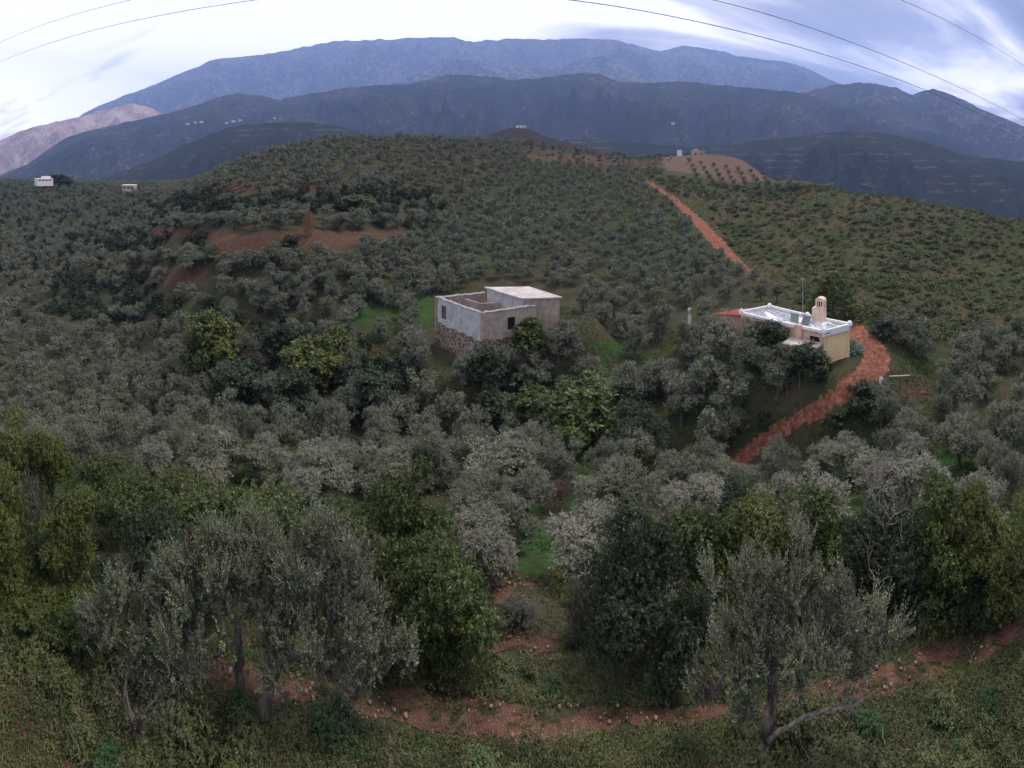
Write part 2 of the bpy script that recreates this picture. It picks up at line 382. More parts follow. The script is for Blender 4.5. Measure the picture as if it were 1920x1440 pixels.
# ------------------------------------------------------------------ far hills and mountains, each a ridge of its own at its real distance
def hill(name, ridge, rr, rb, yb, mat, seed, spur=.35, x0=-500, x1=2420, na=1150, nt=110, rough=1.0, p=1.15, wob=.06):
    rx, ry = np.array(ridge, float).T
    xs = np.linspace(x0, x1, na)
    a = (xs-960)/S
    yr = np.interp(xs, rx, ry)+2.6*fbm(xs/34, xs*0, seed+40, 5, .62)*np.clip(rr/2000, .6, 1.2)
    k = np.ones(9)/9
    zr0 = (HZ-yr)/S*rr
    t = np.concatenate([np.linspace(0, 1, nt), np.linspace(1, 1.6, nt//3)[1:]])
    T, A = np.meshgrid(t, a)
    rr_x = rr*(1+wob*fbm(a*4, a*0, seed+3, 3))[:, None]      # the crest itself runs nearer and farther
    Rb = rb*(1+0*T)
    R = Rb+(rr_x-Rb)*np.minimum(T, 1)+np.maximum(T-1, 0)*(rr-rb)*.8
    zr = (HZ-yr)[:, None]/S*rr_x
    zb = (HZ-yb)/S*rb
    f = np.where(T <= 1, np.clip(T, 0, 1)**p, 1-(T-1)*1.2)
    Zv = zb+(zr-zb)*f
    h = (zr-zb)
    env = np.clip(4*T*(1-T), 0, 1)*(T < 1)*np.clip((1-T)/.3, 0, 1)
    x, y = R*np.sin(A), R*np.cos(A)
    sc = rr/6.0
    wx = x/sc+.5*fbm(x/sc, y/sc, seed, 3); wy = y/sc+.5*fbm(x/sc+7, y/sc, seed+1, 3)
    Zv = Zv+h*spur*env*fbm(A*14+.6*wx, T*1.3+.6*wy, seed+5, 5, .55, ridged=True)*.55
    Zv = Zv+rough*rr*.0042*fbm(x/(rr*.035), y/(rr*.035), seed+9, 5, .6, ridged=True)*np.where(T < 1, .45+env, .45)
    Zv = Zv+rough*rr*.007*env*fbm(A*30+.3*wx, T*3.0+.3*wy, seed+19, 4, .5, ridged=True)
    crest = R*(zr/rr_x)-rr*.002*(1-np.minimum(T, 1))*6
    Zv = np.where(T < .985, np.where(Zv > crest, crest-(Zv-crest)*.25, Zv), Zv)      # no spur stands above the crest behind it
    V = np.stack([x, y, Zv], -1).reshape(-1, 3)
    return tag(mesh_np(name, V, grid_faces(*R.shape), mat, smooth=True), kind='structure')
def hill_mat(name, veg, veg2, rock, rockc, scale, terr=0, spec=.05):
    m = NT(name, 1, spec)
    a = m.noise(scale, 7, .62); b = m.noise(scale*7, 6, .68); c3 = m.noise(scale*30, 4, .7)
    c = m.mix(m.step(a, .4, .6), veg, veg2)
    c = m.mix(m.math('MULTIPLY', m.step(c3, .5, .62), .55), c, tuple(v*.45 for v in veg))
    t = m.step(m.math('ADD', m.math('MULTIPLY', b, .65), m.math('MULTIPLY', a, .35)), rockc, rockc+.10)
    c = m.mix(m.math('MULTIPLY', t, m.step(c3, .40, .60)), c, rock)
    if terr:
        w = m.noise(.012, 2); sp = m.new('ShaderNodeSeparateXYZ'); m.l.new(m.pos(), sp.inputs[0])
        zz = m.math('SINE', m.math('MULTIPLY', m.math('ADD', sp.outputs[2], m.math('MULTIPLY', w, 14)), terr))
        c = m.mix(m.math('MULTIPLY', m.math('MULTIPLY', m.step(zz, .5, .9), m.step(a, .50, .60)), .6), c, (.20, .15, .11))
    m.bump(m.math('ADD', m.math('MULTIPLY', b, 2), c3), 1/scale*.12, 1)
    return m.color(c)
MHa = hill_mat('scrub_hill', (.028, .042, .022), (.048, .046, .028), (.20, .15, .12), .57, .010, .35)
MHb = hill_mat('wooded_ridge', (.024, .036, .022), (.070, .072, .046), (.30, .25, .20), .535, .0030, 0)
MHc = hill_mat('rocky_mountain', (.040, .050, .034), (.085, .080, .060), (.42, .38, .33), .475, .0022)
MHd = hill_mat('sun_tinted_limestone', (.50, .27, .18), (.80, .54, .41), (.90, .76, .64), .46, .006)  # pale limestone, with the sunlight on this ridge painted into its warm colours
MHr = hill_mat('rocky_crag', (.040, .048, .034), (.06, .06, .045), (.34, .30, .26), .50, .003)
hill('hills', [(-700,380),(-200,372),(0,358),(100,350),(175,343),(240,318),(300,295),(350,270),(400,250),(440,237),(475,232),(530,229),(590,230),(640,238),(665,245),(700,262),(850,275),(1000,268),(1100,262),(1200,268),(1300,276),(1340,275),(1430,262),(1500,257),(1560,248),(1610,245),(1660,250),(1710,260),(1760,275),(1810,293),(1860,297),(1920,305),(2100,330),(2620,380)], 1300, 780, 500, MHa, 11, spur=.5)
hill('hills', [(-700,360),(0,330),(65,300),(125,257),(190,240),(250,227),(300,215),(375,197),(420,180),(450,175),(490,180),(525,188),(570,180),(600,172),(650,166),(700,160),(760,156),(800,150),(840,138),(880,141),(960,149),(1010,147),(1060,141),(1100,136),(1130,140),(1160,155),(1220,156),(1285,152),(1350,160),(1410,165),(1480,172),(1560,185),(1700,215),(1920,300),(2620,360)], 2700, 1450, 380, MHb, 23, spur=.42, nt=150)
hill('hills', [(-700,360),(1200,330),(1400,230),(1500,175),(1560,159),(1600,156),(1630,157),(1680,165),(1710,178),(1730,170),(1750,166),(1780,176),(1810,190),(1840,206),(1875,219),(1920,238),(2000,260),(2300,300),(2620,340)], 3300, 2300, 330, MHr, 37, spur=.45, nt=130, rough=1.4)
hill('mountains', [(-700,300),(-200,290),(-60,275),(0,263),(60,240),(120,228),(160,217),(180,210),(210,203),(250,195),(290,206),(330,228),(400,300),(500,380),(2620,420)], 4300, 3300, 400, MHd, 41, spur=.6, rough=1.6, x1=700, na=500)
hill('mountains', [(-700,400),(400,330),(600,215),(700,172),(780,140),(830,110),(870,112),(940,126),(1040,130),(1090,112),(1130,106),(1150,116),(1200,140),(1300,165),(1500,190),(1700,250),(2620,350)], 5200, 4200, 240, MHc, 53, spur=.5, rough=1.3)
hill('mountains', [(-700,330),(0,290),(100,250),(160,210),(250,172),(320,146),(400,113),(475,106),(550,92),(625,79),(700,75),(775,72),(850,70),(890,79),(950,74),(1020,74),(1095,71),(1160,77),(1200,88),(1240,96),(1285,86),(1330,93),(1380,104),(1460,115),(1510,128),(1560,150),(1650,190),(1800,250),(2620,330)], 7000, 4800, 300, MHc, 67, spur=.45, nt=150, rough=1.2, p=1.0)
# land beyond, out to the horizon
pl = np.array([[-16000, -16000, -560], [16000, -16000, -560], [16000, 16000, -560], [-16000, 16000, -560]])
tag(mesh_np('plain', pl, np.array([[0, 1, 2, 3]]), MHb), kind='structure')

# ------------------------------------------------------------------ air
hz = NT('haze_air')
hz.n.remove(hz.b)
pv = hz.new('ShaderNodeVolumePrincipled')
pv.inputs['Color'].default_value = (.38, .53, .98, 1); pv.inputs['Density'].default_value = 1.7e-4; pv.inputs['Anisotropy'].default_value = .1
pv.inputs['Absorption Color'].default_value = (0, 0, 0, 1)
hz.l.new(pv.outputs[0], hz.out.inputs['Volume'])
HB = np.array([(x, y, z) for z in (-562, 2080) for x, y in ((-7800, -7800), (7800, -7800), (7800, 7800), (-7800, 7800))], float)
tag(mesh_np('haze', HB, np.array([(0, 3, 2, 1), (4, 5, 6, 7), (0, 1, 5, 4), (1, 2, 6, 5), (2, 3, 7, 6), (3, 0, 4, 7)]), hz.m), kind='stuff')

# ------------------------------------------------------------------ foliage
def nrm(v): return v/(np.linalg.norm(v, axis=-1, keepdims=True)+1e-9)
def leaf_quads(base, d, ln, wd, rg, upbias=.6, nv=None):
    """one diamond leaf per row: base point, unit direction, length, width"""
    n = len(base)
    up = (np.array([0, 0, 1.0])*upbias if nv is None else nv)+rg.normal(0, 1, (n, 3))*(.55 if nv is None else .38)
    side = nrm(np.cross(d, up))
    ln = np.broadcast_to(ln, n)[:, None]; wd = np.broadcast_to(wd, n)[:, None]
    mid = base+d*ln*.5
    v = np.stack([base, mid+side*wd*.5, base+d*ln, mid-side*wd*.5], 1)
    return v.reshape(-1, 3)
def quad_idx(n): return np.arange(n*4).reshape(n, 4)
def spray_leaves(c, t, k, tl, ll, lw, spread, rg, nv=None):
    n = len(c)
    s = rg.uniform(0, 1, (n, k, 1))*tl
    b = c[:, None]+t[:, None]*s
    d = t[:, None]*(.9-.5*spread)+rg.normal(0, 1, (n, k, 3))*spread*.6
    if nv is not None:                                       # leaves lie more or less along the surface of their tuft
        q = nv[:, None]; d = d-q*(d*q).sum(-1, keepdims=True)*.55; nv = np.repeat(nv, k, 0)
    d = nrm(d)
    l = ll*rg.uniform(.7, 1.25, n*k); w = lw*rg.uniform(.7, 1.25, n*k)
    return leaf_quads(b.reshape(-1, 3), d.reshape(-1, 3), l, w, rg, nv=nv)
def sphere_dirs(n, rg): return nrm(rg.normal(0, 1, (n, 3)))
def crown_verts(rg, lobes, nspray, k, tl, ll, lw, up=.7, spread=.9, inner=.55, low=-.35, nt=46, ts=.15):
    """lobes (cx,cy,cz,r) carry tufts; each tuft is a bunch of leafy sprays, with gaps between the tufts"""
    lobes = np.array(lobes, float); w = lobes[:, 3]**2; w /= w.sum(); R = lobes[:, 3].max()*2
    ti = rg.choice(len(lobes), nt, p=w); td = sphere_dirs(nt, rg); td[:, 2] = np.where(td[:, 2] < low, -td[:, 2], td[:, 2])
    tc = lobes[ti, :3]+td*lobes[ti, 3:4]*rg.uniform(.65, 1.12, (nt, 1)); tdir = nrm(td*.7+np.array([0, 0, up])+rg.normal(0, .25, (nt, 3)))
    tsz = rg.uniform(.55, 1.35, nt); q = tsz**2; li = rg.choice(nt, nspray, p=q/q.sum())
    rt = R*ts*1.55*tsz[li][:, None]; q = sphere_dirs(nspray, rg); q = nrm(q+tdir[li]*.45)
    c = tc[li]+q*rt*rg.uniform(.45, 1.05, (nspray, 1))*np.array([1, 1, .8])
    nv = nrm(q+tdir[li]*.5+np.array([0, 0, .35]))
    fill = rg.uniform(0, 1, nspray) < .10
    l2 = lobes[rg.choice(len(lobes), nspray, p=w)]; c2 = l2[:, :3]+sphere_dirs(nspray, rg)*l2[:, 3:4]*rg.uniform(inner*.4, .85, (nspray, 1))
    c = np.where(fill[:, None], c2, c)
    t = nrm(q*.8+tdir[li]*.8+rg.normal(0, .28, (nspray, 3)))
    return spray_leaves(c-t*tl*.4, t, k, tl*.8, ll, lw, spread, rg, nv)
def tube(path, radii, sides=6):
    path = np.array(path, float); n = len(path); radii = np.broadcast_to(radii, n)
    tan = nrm(np.gradient(path, axis=0))
    ref = np.array([0.13, .27, 1.0]) if abs(tan[0, 2]) < .9 else np.array([1.0, .1, 0])
    a = nrm(np.cross(tan, ref)); b = np.cross(tan, a)
    th = np.linspace(0, 2*PI, sides, endpoint=False)
    v = path[:, None]+(a[:, None]*np.cos(th)[None, :, None]+b[:, None]*np.sin(th)[None, :, None])*radii[:, None, None]
    i = np.arange(n-1)[:, None]; j = np.arange(sides)[None]
    j2 = (j+1) % sides
    f = np.stack([i*sides+j, i*sides+j2, (i+1)*sides+j2, (i+1)*sides+j], -1).reshape(-1, 4)
    return v.reshape(-1, 3), f
class Acc:
    def __init__(s): s.v = []; s.f = []; s.n = 0
    def add(s, v, f): s.v.append(v); s.f.append(f+s.n); s.n += len(v); return s
    def quads(s, v): return s.add(v, quad_idx(len(v)//4))
    def get(s): return np.concatenate(s.v), np.concatenate(s.f)
def curve(p0, p1, rg, bend=.15, n=6, droop=0):
    p0 = np.array(p0, float); p1 = np.array(p1, float); L = np.linalg.norm(p1-p0)
    t = np.linspace(0, 1, n)[:, None]
    off = rg.normal(0, bend*L, 3)
    return p0+(p1-p0)*t+off*(t*(1-t)*2)+np.cumsum(rg.normal(0, .02*L, (n, 3)), 0)*(t > 0)*.6
def branches(acc, p0, dr, L, r, depth, rg, spread=.55, up=.1, sides=5, kids=3, ends=None):
    dr = nrm(np.array(dr, float)); n = 5
    pts = [np.array(p0, float)]; d = dr.copy()
    for i in range(n):
        d = nrm(d+rg.normal(0, .16, 3)+np.array([0, 0, up*.3])); pts.append(pts[-1]+d*L/n)
    acc.add(*tube(pts, np.linspace(r, r*.55, n+1), sides))
    if depth == 0:
        if ends is not None: ends.append((pts[-1], d))
        return
    for k in range(kids):
        i = rg.integers(2, n+1) if k else n
        nd = nrm(d+rg.normal(0, spread, 3)+np.array([0, 0, up]))
        branches(acc, pts[i], nd, L*rg.uniform(.55, .8), r*.55, depth-1, rg, spread, up, max(3, sides-1), kids, ends)

def leaf_mat(name, top, top2, under, tip=None, tipf=.1, scale=.28, trans=.12, rough=.6, patch=None):
    m = NT(name, rough, .25)
    gi = m.pos() and m._pos
    rnd = gi.outputs['Random Per Island']
    c = m.mix(rnd, top, top2)
    n = m.noise(scale, 2, .5)
    c = m.mix(m.step(n, .35, .65), c, m.mix(.55, c, tuple(v*.55 for v in top)))
    if patch: c = m.mix(m.math('MULTIPLY', m.step(m.noise(scale*1.7, 3), .55, .68), .6), c, patch)
    if tip: c = m.mix(m.math('GREATER_THAN', rnd, 1-tipf), c, tip)
    c = m.mix(m.math('MULTIPLY', gi.outputs['Backfacing'], .5), c, under)
    m.color(c)
    tr = m.new('ShaderNodeBsdfTranslucent'); m.put(c, tr.inputs[0])
    mx = m.new('ShaderNodeMixShader'); mx.inputs[0].default_value = trans
    m.l.new(m.b.outputs[0], mx.inputs[1]); m.l.new(tr.outputs[0], mx.inputs[2]); m.l.new(mx.outputs[0], m.out.inputs['Surface'])
    return m.m
ML_olive = leaf_mat('olive_leaf', (.105, .120, .070), (.205, .215, .145), (.24, .25, .195), scale=.22, patch=(.15, .14, .105))
ML_pale = leaf_mat('pale_olive_leaf', (.17, .17, .12), (.26, .25, .19), (.29, .28, .235), scale=.3)
ML_hero = leaf_mat('olive_shoot_leaf', (.12, .15, .066), (.30, .325, .185), (.36, .38, .28), tip=(.42, .42, .29), tipf=.10, scale=.9)
ML_ever = leaf_mat('evergreen_leaf', (.034, .058, .013), (.088, .118, .024), (.075, .095, .045), tip=(.15, .16, .04), tipf=.10, scale=.6, rough=.45)
ML_bright = leaf_mat('yellow_green_leaf', (.058, .082, .017), (.120, .138, .027), (.09, .11, .05), tip=(.16, .155, .05), tipf=.12, scale=.6, rough=.5)
ML_dark = leaf_mat('dark_leaf', (.018, .034, .014), (.038, .060, .022), (.05, .07, .04), tip=(.09, .11, .04), tipf=.05, scale=.5, rough=.5)
ML_scrub = leaf_mat('scrub_leaf', (.066, .090, .028), (.140, .155, .056), (.08, .095, .05), tip=(.16, .15, .07), tipf=.06, scale=.25, patch=(.085, .062, .034))
ML_weed = leaf_mat('weed_leaf', (.072, .090, .030), (.165, .175, .066), (.085, .10, .06), tip=(.17, .13, .06), tipf=.05, scale=1.3, patch=(.020, .085, .022))
ML_mint = leaf_mat('fresh_leaf', (.032, .068, .022), (.058, .105, .036), (.07, .10, .05), scale=1.5)
ML_grey = leaf_mat('grey_shrub_leaf', (.07, .075, .055), (.12, .12, .09), (.14, .14, .12), tip=(.20, .15, .08), tipf=.12, scale=1.2)
ML_rust = leaf_mat('withered_leaf', (.22, .09, .04), (.34, .16, .07), (.30, .18, .10), scale=2)
ML_brown = leaf_mat('dry_brown_twig', (.075, .045, .035), (.13, .085, .065), (.13, .09, .07), scale=2)
ML_grass = leaf_mat('grass_blade', (.025, .085, .015), (.05, .13, .025), (.05, .11, .03), scale=.6)
bk = NT('bark', .95, .1)
b1 = bk.noise(9, 5, .65, stretch=(1, 1, .25)); b2 = bk.noise(40, 3)
bk.bump(b1, .02, 1)
MB = bk.color(bk.mix(bk.step(b1, .35, .65), (.055, .042, .033), (.17, .14, .115)))
bk2 = NT('pale_dead_wood', .9, .1)
MB2 = bk2.color(bk2.mix(bk2.step(bk2.noise(12, 4), .4, .6), (.14, .115, .095), (.26, .22, .19)))
MBERRY = NT('red_fruit', .4, .4).color((.55, .045, .02))

def mk_trunk(rg, lobes, H0, r, nl=5, lean=.1):
    a = Acc()
    fork = np.array([rg.normal(0, lean), rg.normal(0, lean), H0])
    a.add(*tube(curve((0, 0, -.35), fork, rg, .06, 6), np.linspace(r*1.25, r*.85, 6), 8))
    for l in sorted(lobes, key=lambda l: -l[3])[:nl]:
        a.add(*tube(curve(fork, l[:3], rg, .12, 6), np.linspace(r*.6, r*.15, 6), 5))
    return a.get()
def olive_lobes(rg, R=1.75, H=3.5, n=12):
    out = []
    for i in range(n+7):
        q = rg.uniform(0, 2*PI); u = rg.uniform(0, 1)**.6*R*.68; z = rg.uniform(.32, .86)*H
        z -= .25*(u/R)*H*.3
        out.append((u*math.cos(q), u*math.sin(q), z, rg.uniform(.20, .42)*R))
    out.append((0, 0, H*.52, R*.5))
    return out
class Kind:
    """meshes of one kind of plant: crown + trunk, shared by all copies"""
    def __init__(s, crown_me, trunk_me, R, H): s.c = crown_me; s.t = trunk_me; s.R = R; s.H = H
def raw_mesh(name, vf, mat, smooth=False):
    o = mesh_np(name, vf[0], vf[1], mat, smooth=smooth); me = o.data; bpy.data.objects.remove(o); return me
def make_olive(seed, nspray, k, tl, ll, lw, mat, R=1.75, H=3.5, n=12, trunk=True, up=.7):
    rg = np.random.default_rng(seed); lb = olive_lobes(rg, R, H, n)
    v = crown_verts(rg, lb, nspray, k, tl, ll, lw, up=up, spread=.75)
    t = raw_mesh('trunk', mk_trunk(rg, lb, H*.28, R*.085), MB) if trunk else None
    return Kind(raw_mesh('crown', (v, quad_idx(len(v)//4)), mat), t, R, H), v
def make_bushy(seed, nspray, k, tl, ll, lw, mat, R=1.5, H=3.6, n=16, low=.18, trunk=True, up=.35, berries=0):
    rg = np.random.default_rng(seed); lb = []
    for i in range(n):
        q = rg.uniform(0, 2*PI); z = rg.uniform(low, .82)*H; w = math.sqrt(max(.12, 1-((z/H-.42)/.55)**2))
        u = rg.uniform(.2, 1)*R*.62*w
        lb.append((u*math.cos(q), u*math.sin(q), z, rg.uniform(.30, .46)*R))
    lb.append((0, 0, H*.45, R*.6))
    v = crown_verts(rg, lb, nspray, k, tl, ll, lw, up=up, spread=1.0, low=-.7)
    t = raw_mesh('trunk', mk_trunk(rg, lb, H*.2, R*.06, 7), MB) if trunk else None
    return Kind(raw_mesh('crown', (v, quad_idx(len(v)//4)), mat), t, R, H), v

OL0 = [make_olive(100+i, 1900, 8, .34, .15, .042, ML_olive, n=13+i)[0] for i in range(4)]
OL0p = [make_olive(120+i, 1900, 8, .34, .14, .040, ML_pale, n=14)[0] for i in range(2)]
OL1 = [make_olive(140+i, 900, 6, .38, .21, .075, ML_olive, n=11+i % 4)[0] for i in range(6)]
OL2v = [make_olive(160+i, 330, 5, .42, .32, .13, ML_olive, n=10, trunk=False)[1] for i in range(6)]
OL3v = [make_olive(170+i, 110, 4, .5, .5, .24, ML_olive, n=8, trunk=False)[1] for i in range(6)]
EV0 = {m.name: [make_bushy(200+i*7+q, 3300, 11, .18, .085, .036, m)[0] for i in range(2)] for q, m in enumerate((ML_ever, ML_bright, ML_dark))}
EV1 = {m.name: [make_bushy(230+i*7+q, 800, 7, .28, .20, .10, m)[0] for i in range(2)] for q, m in enumerate((ML_ever, ML_bright, ML_dark))}
SC1 = [make_bushy(260+i, 330, 6, .26, .20, .10, ML_scrub, R=1.0, H=1.1, n=9, low=.1, trunk=False, up=.6)[0] for i in range(5)]
SC2v = [make_bushy(270+i, 70, 5, .30, .30, .17, ML_scrub, R=1.0, H=1.1, n=7, low=.1, trunk=False, up=.6)[1] for i in range(5)]
DK2v = [make_bushy(280+i, 120, 5, .30, .40, .22, ML_dark, R=1.5, H=2.4, n=8, low=.1, trunk=False, up=.6)[1] for i in range(4)]

def plant(kind, name, loc, sx, sz, rz, label, cat, group=None, cname='crown'):
    """one standing tree or bush: an empty at its foot with crown and trunk under it"""
    if kind.t is None:
        o = link(name, kind.c, None, loc); o.rotation_euler = (0, 0, rz); o.scale = (sx, sx, sz)
        return tag(o, label, cat, group)
    o = empty(name, loc, rz); o.scale = (sx, sx, sz)
    c = link(cname, kind.c, o); t = link('trunk', kind.t, o)
    return tag(o, label, cat, group)
def hit(x, y, rmin=5):
    """range at which the ground shows at photo pixel x, y"""
    i = int(np.argmin(np.abs(GX-x))); row = VPY[i]
    ok = np.where((row <= y) & (RQ > rmin))[0]
    return float(RQ[ok[0]]) if len(ok) else None
def by_px(kind, name, x, yb, w, yt, label, cat, group=None, rmin=5, rz=None, dr=0):
    """stand a plant with its foot where the ground shows at (x, yb), w pixels wide and reaching row yt"""
    r = hit(x, yb, rmin)+dr; p = ground_at(x, r)
    yb2 = HZ-S*p[2]/r
    sx = w/2*r/S/kind.R; sz = (yb2-yt)*r/S/kind.H
    return plant(kind, name, p, sx, max(sz, .2), rng.uniform(0, 6.28) if rz is None else rz, label, cat, group)
# --- scatter of the groves
RUNMIN = np.minimum.accumulate(np.where(RQ[None, :] < 5, 1e9, VPY), 1)
def seen(x, y, z, h, xp, r):
    i = np.clip(np.searchsorted(GX, xp), 0, len(GX)-1); j = np.clip(np.searchsorted(RQ, r)-4, 0, len(RQ)-1)
    return (HZ-(z+h)/r*S) < RUNMIN[i, j]-1.0
def candidates(step, r0, r1, seed, jit=.42, rot=.3):
    rg = np.random.default_rng(seed); n = int(r1/step)+2
    a, b = np.meshgrid(np.arange(-n, n+1)*step, np.arange(-n, n+1)*step)
    a = a.ravel()+rg.uniform(-jit, jit, a.size)*step; b = b.ravel()+rg.uniform(-jit, jit, b.size)*step
    x = a*math.cos(rot)-b*math.sin(rot); y = a*math.sin(rot)+b*math.cos(rot)
    r = np.hypot(x, y); xp = np.arctan2(x, y)*S+960
    k = (r > r0) & (r < r1) & (xp > -130) & (xp < 2050)
    x, y, r, xp = x[k], y[k], r[k], xp[k]; z = ground(x, y); yp = HZ-S*z/r
    return x, y, z, r, xp, yp
ROADPOLY = [(p, a, b) for n_, p, a, b in ROADS]
def in_any(lst, xp, yp, r, grow=0):
    m = np.zeros(len(xp), bool)
    for poly, r0, r1 in lst:
        for dx, dy in ((0, 0), (grow, 0), (-grow, 0), (0, grow), (0, -grow)) if grow else ((0, 0),):
            m |= inpoly(xp+dx, yp+dy, poly) & (r > r0) & (r < r1)
    return m
HOUSES = [([(795, 560), (800, 690), (900, 730), (1000, 700), (1075, 650), (1075, 545), (900, 530)], 30, 75),
          ([(1320, 600), (1400, 640), (1500, 710), (1570, 720), (1640, 690), (1610, 590), (1500, 570), (1340, 572)], 30, 75)]
DARKZ = [([(285, 372), (560, 355), (800, 352), (840, 400), (780, 425), (640, 400), (300, 425)], 70, 150),
         ([(180, 440), (400, 448), (400, 476), (300, 490), (190, 480)], 60, 140),
         ([(90, 520), (260, 515), (330, 565), (450, 560), (300, 620), (110, 600)], 60, 140),
         ([(365, 600), (450, 580), (560, 620), (740, 660), (780, 740), (620, 790), (500, 740), (370, 720)], 25, 80),
         ([(830, 690), (960, 690), (1240, 780), (1240, 850), (1000, 810), (860, 760)], 20, 60)]
DARKZ2 = [([(1400, 800), (1500, 715), (1600, 680), (1595, 700), (1500, 762), (1390, 850), (1340, 880), (1330, 850)], 28, 60), ([(1560, 800), (1700, 740), (1720, 800), (1600, 850)], 25, 50)]
LEFTZ = [([(-200, 340), (300, 345), (300, 420), (170, 520), (90, 620), (-200, 600)], 90, 500)]
ORCH = [([(1240, 280), (1440, 296), (1560, 345), (1480, 358), (1240, 335)], 160, 320)]
BARE = [([(250, 434), (790, 430), (785, 452), (600, 482), (400, 482), (380, 452), (250, 448)], 50, 120), ([(262, 500), (410, 505), (360, 556), (330, 545)], 50, 120)]
CLEAR = [([(1640, 690), (1760, 690), (1760, 770), (1620, 790), (1600, 770)], 30, 60)]
x, y, z, r, xp, yp = candidates(3.6, 27, 420, 5, .30)
rg = np.random.default_rng(77); u = rg.uniform(0, 1, len(x))
p = np.ones(len(x))*.93
p[in_any(SCRUB, xp, yp, r)] = 0; p[in_any(ORCH, xp, yp, r)] = 0
p[in_any(DARKZ, xp, yp, r)] *= .22; p[in_any(LEFTZ, xp, yp, r)] *= .55
p[in_any(GRASS, xp, yp, r)] *= .45
p[in_any(HOUSES, xp, yp, r)] = 0; p[in_any(ROADPOLY, xp, yp, r, 12)] = 0; p[in_any(BARE, xp, yp, r)] = 0; p[in_any(CLEAR, xp, yp, r)] = 0
p[in_any([([(985, 270), (1260, 285), (1260, 320), (985, 308)], 150, 300)], xp, yp, r)] *= .08
p[(xp > 1050) & (xp < 1640) & (yp > 560) & (r < 60)] *= .66
p[in_any([([(1262, 583), (1322, 583), (1330, 650), (1262, 650)], 30, 90)], xp, yp, r)] = 0
for hh in (1.2, 2.2, 3.2):                                 # nothing stands where it would overhang the lower road
    p[in_any([ROADPOLY[0]], xp, yp-hh/r*S, r+8, 4) & (yp < 1000)] *= .12
keep = (u < p) & seen(x, y, z, 3.0, xp, r)
OLX = np.stack([x, y, z, r, xp, yp], 1)[keep]
x, y, z, r, xp, yp = candidates(2.9, 50, 130, 6)             # closer planting on the bank under the red terraces
keep = in_any([([(330, 486), (620, 490), (850, 455), (860, 545), (700, 600), (480, 600), (340, 560)], 50, 120)], xp, yp, r) & ~in_any(BARE, xp, yp, r) & (rg.uniform(0, 1, len(x)) < .75) & seen(x, y, z, 3, xp, r)
OLX = np.concatenate([OLX, np.stack([x, y, z, r, xp, yp], 1)[keep]])
OLX = OLX[np.argsort(OLX[:, 3])]
print('olives', len(OLX))
MANUAL_OLIVES = 34+17+20
ZONES = [  # (test, label, group)
 (lambda x, y: (x > 1640) & (y > 560), 'grey-green olive tree in the grove right of the dirt road bend, below the scrub slope'),
 (lambda x, y: (x > 1080) & (y > 640), 'grey-green olive tree on the grassy slope between the ruin and the lower dirt road'),
 (lambda x, y: (x > 1050) & (y > 545), 'grey-green olive tree in the dense grove between the two houses'),
 (lambda x, y: (x > 780) & (y > 690), 'grey olive tree in the hollow below the ruined house'),
 (lambda x, y: (x > 700) & (y <= 690), 'grey-green olive tree on the slope rising behind the ruined house'),
 (lambda x, y: (x <= 330) & (y > 560), 'small grey olive tree packed in the valley grove at far left'),
 (lambda x, y: (y > 690), 'grey olive tree in the valley grove left of the hollow, above the green thicket'),
 (lambda x, y: (y > -99), 'grey-green olive tree on the left slope below the red soil terraces'),
]
def olive_size(xp, yp, r, rg):
    s = rg.uniform(.78, 1.12)
    if xp > 640 and yp < 600: s *= .88
    if xp < 500 and yp < 700: s *= .95
    return s
rg = np.random.default_rng(99)
NIND = 300-MANUAL_OLIVES
for i, (x, y, z, r, xp, yp) in enumerate(OLX[:NIND]):
    s = olive_size(xp, yp, r, rg)
    for t, lab in ZONES:
        if t(xp, yp): break
    kd = (OL0 if r < 36 else OL1); kd = kd[rg.integers(len(kd))]
    plant(kd, 'olive_tree', (x, y, z), s*rg.uniform(.9, 1.1), s*rg.uniform(.88, 1.15), rg.uniform(0, 6.28), lab, 'olive tree', lab.replace('tree', 'trees', 1))
def merged(name, rows, variants, mat, sizef, rg, zs=1.0):
    vs = []
    for (x, y, z, r, xp, yp) in rows:
        s = sizef(xp, yp, r, rg); v = variants[rg.integers(len(variants))]
        q = rg.uniform(0, 6.28); c, sn = math.cos(q), math.sin(q)
        sz = s*zs*rg.uniform(.85, 1.15)
        vs.append(np.stack([(v[:, 0]*c-v[:, 1]*sn)*s+x, (v[:, 0]*sn+v[:, 1]*c)*s+y, v[:, 2]*sz+z], 1))
    v = np.concatenate(vs)
    return v
rest = OLX[NIND:]
a = merged('', rest[rest[:, 3] < 105], OL2v, None, olive_size, rg); b = merged('', rest[rest[:, 3] >= 105], OL3v, None, olive_size, rg)
v = np.concatenate([a, b]); print('grove leaves', len(v)//4)
tag(mesh_np('olive_grove', v, quad_idx(len(v)//4), ML_olive), 'hundreds of small olive trees covering the farther slopes', 'olive grove', kind='stuff')

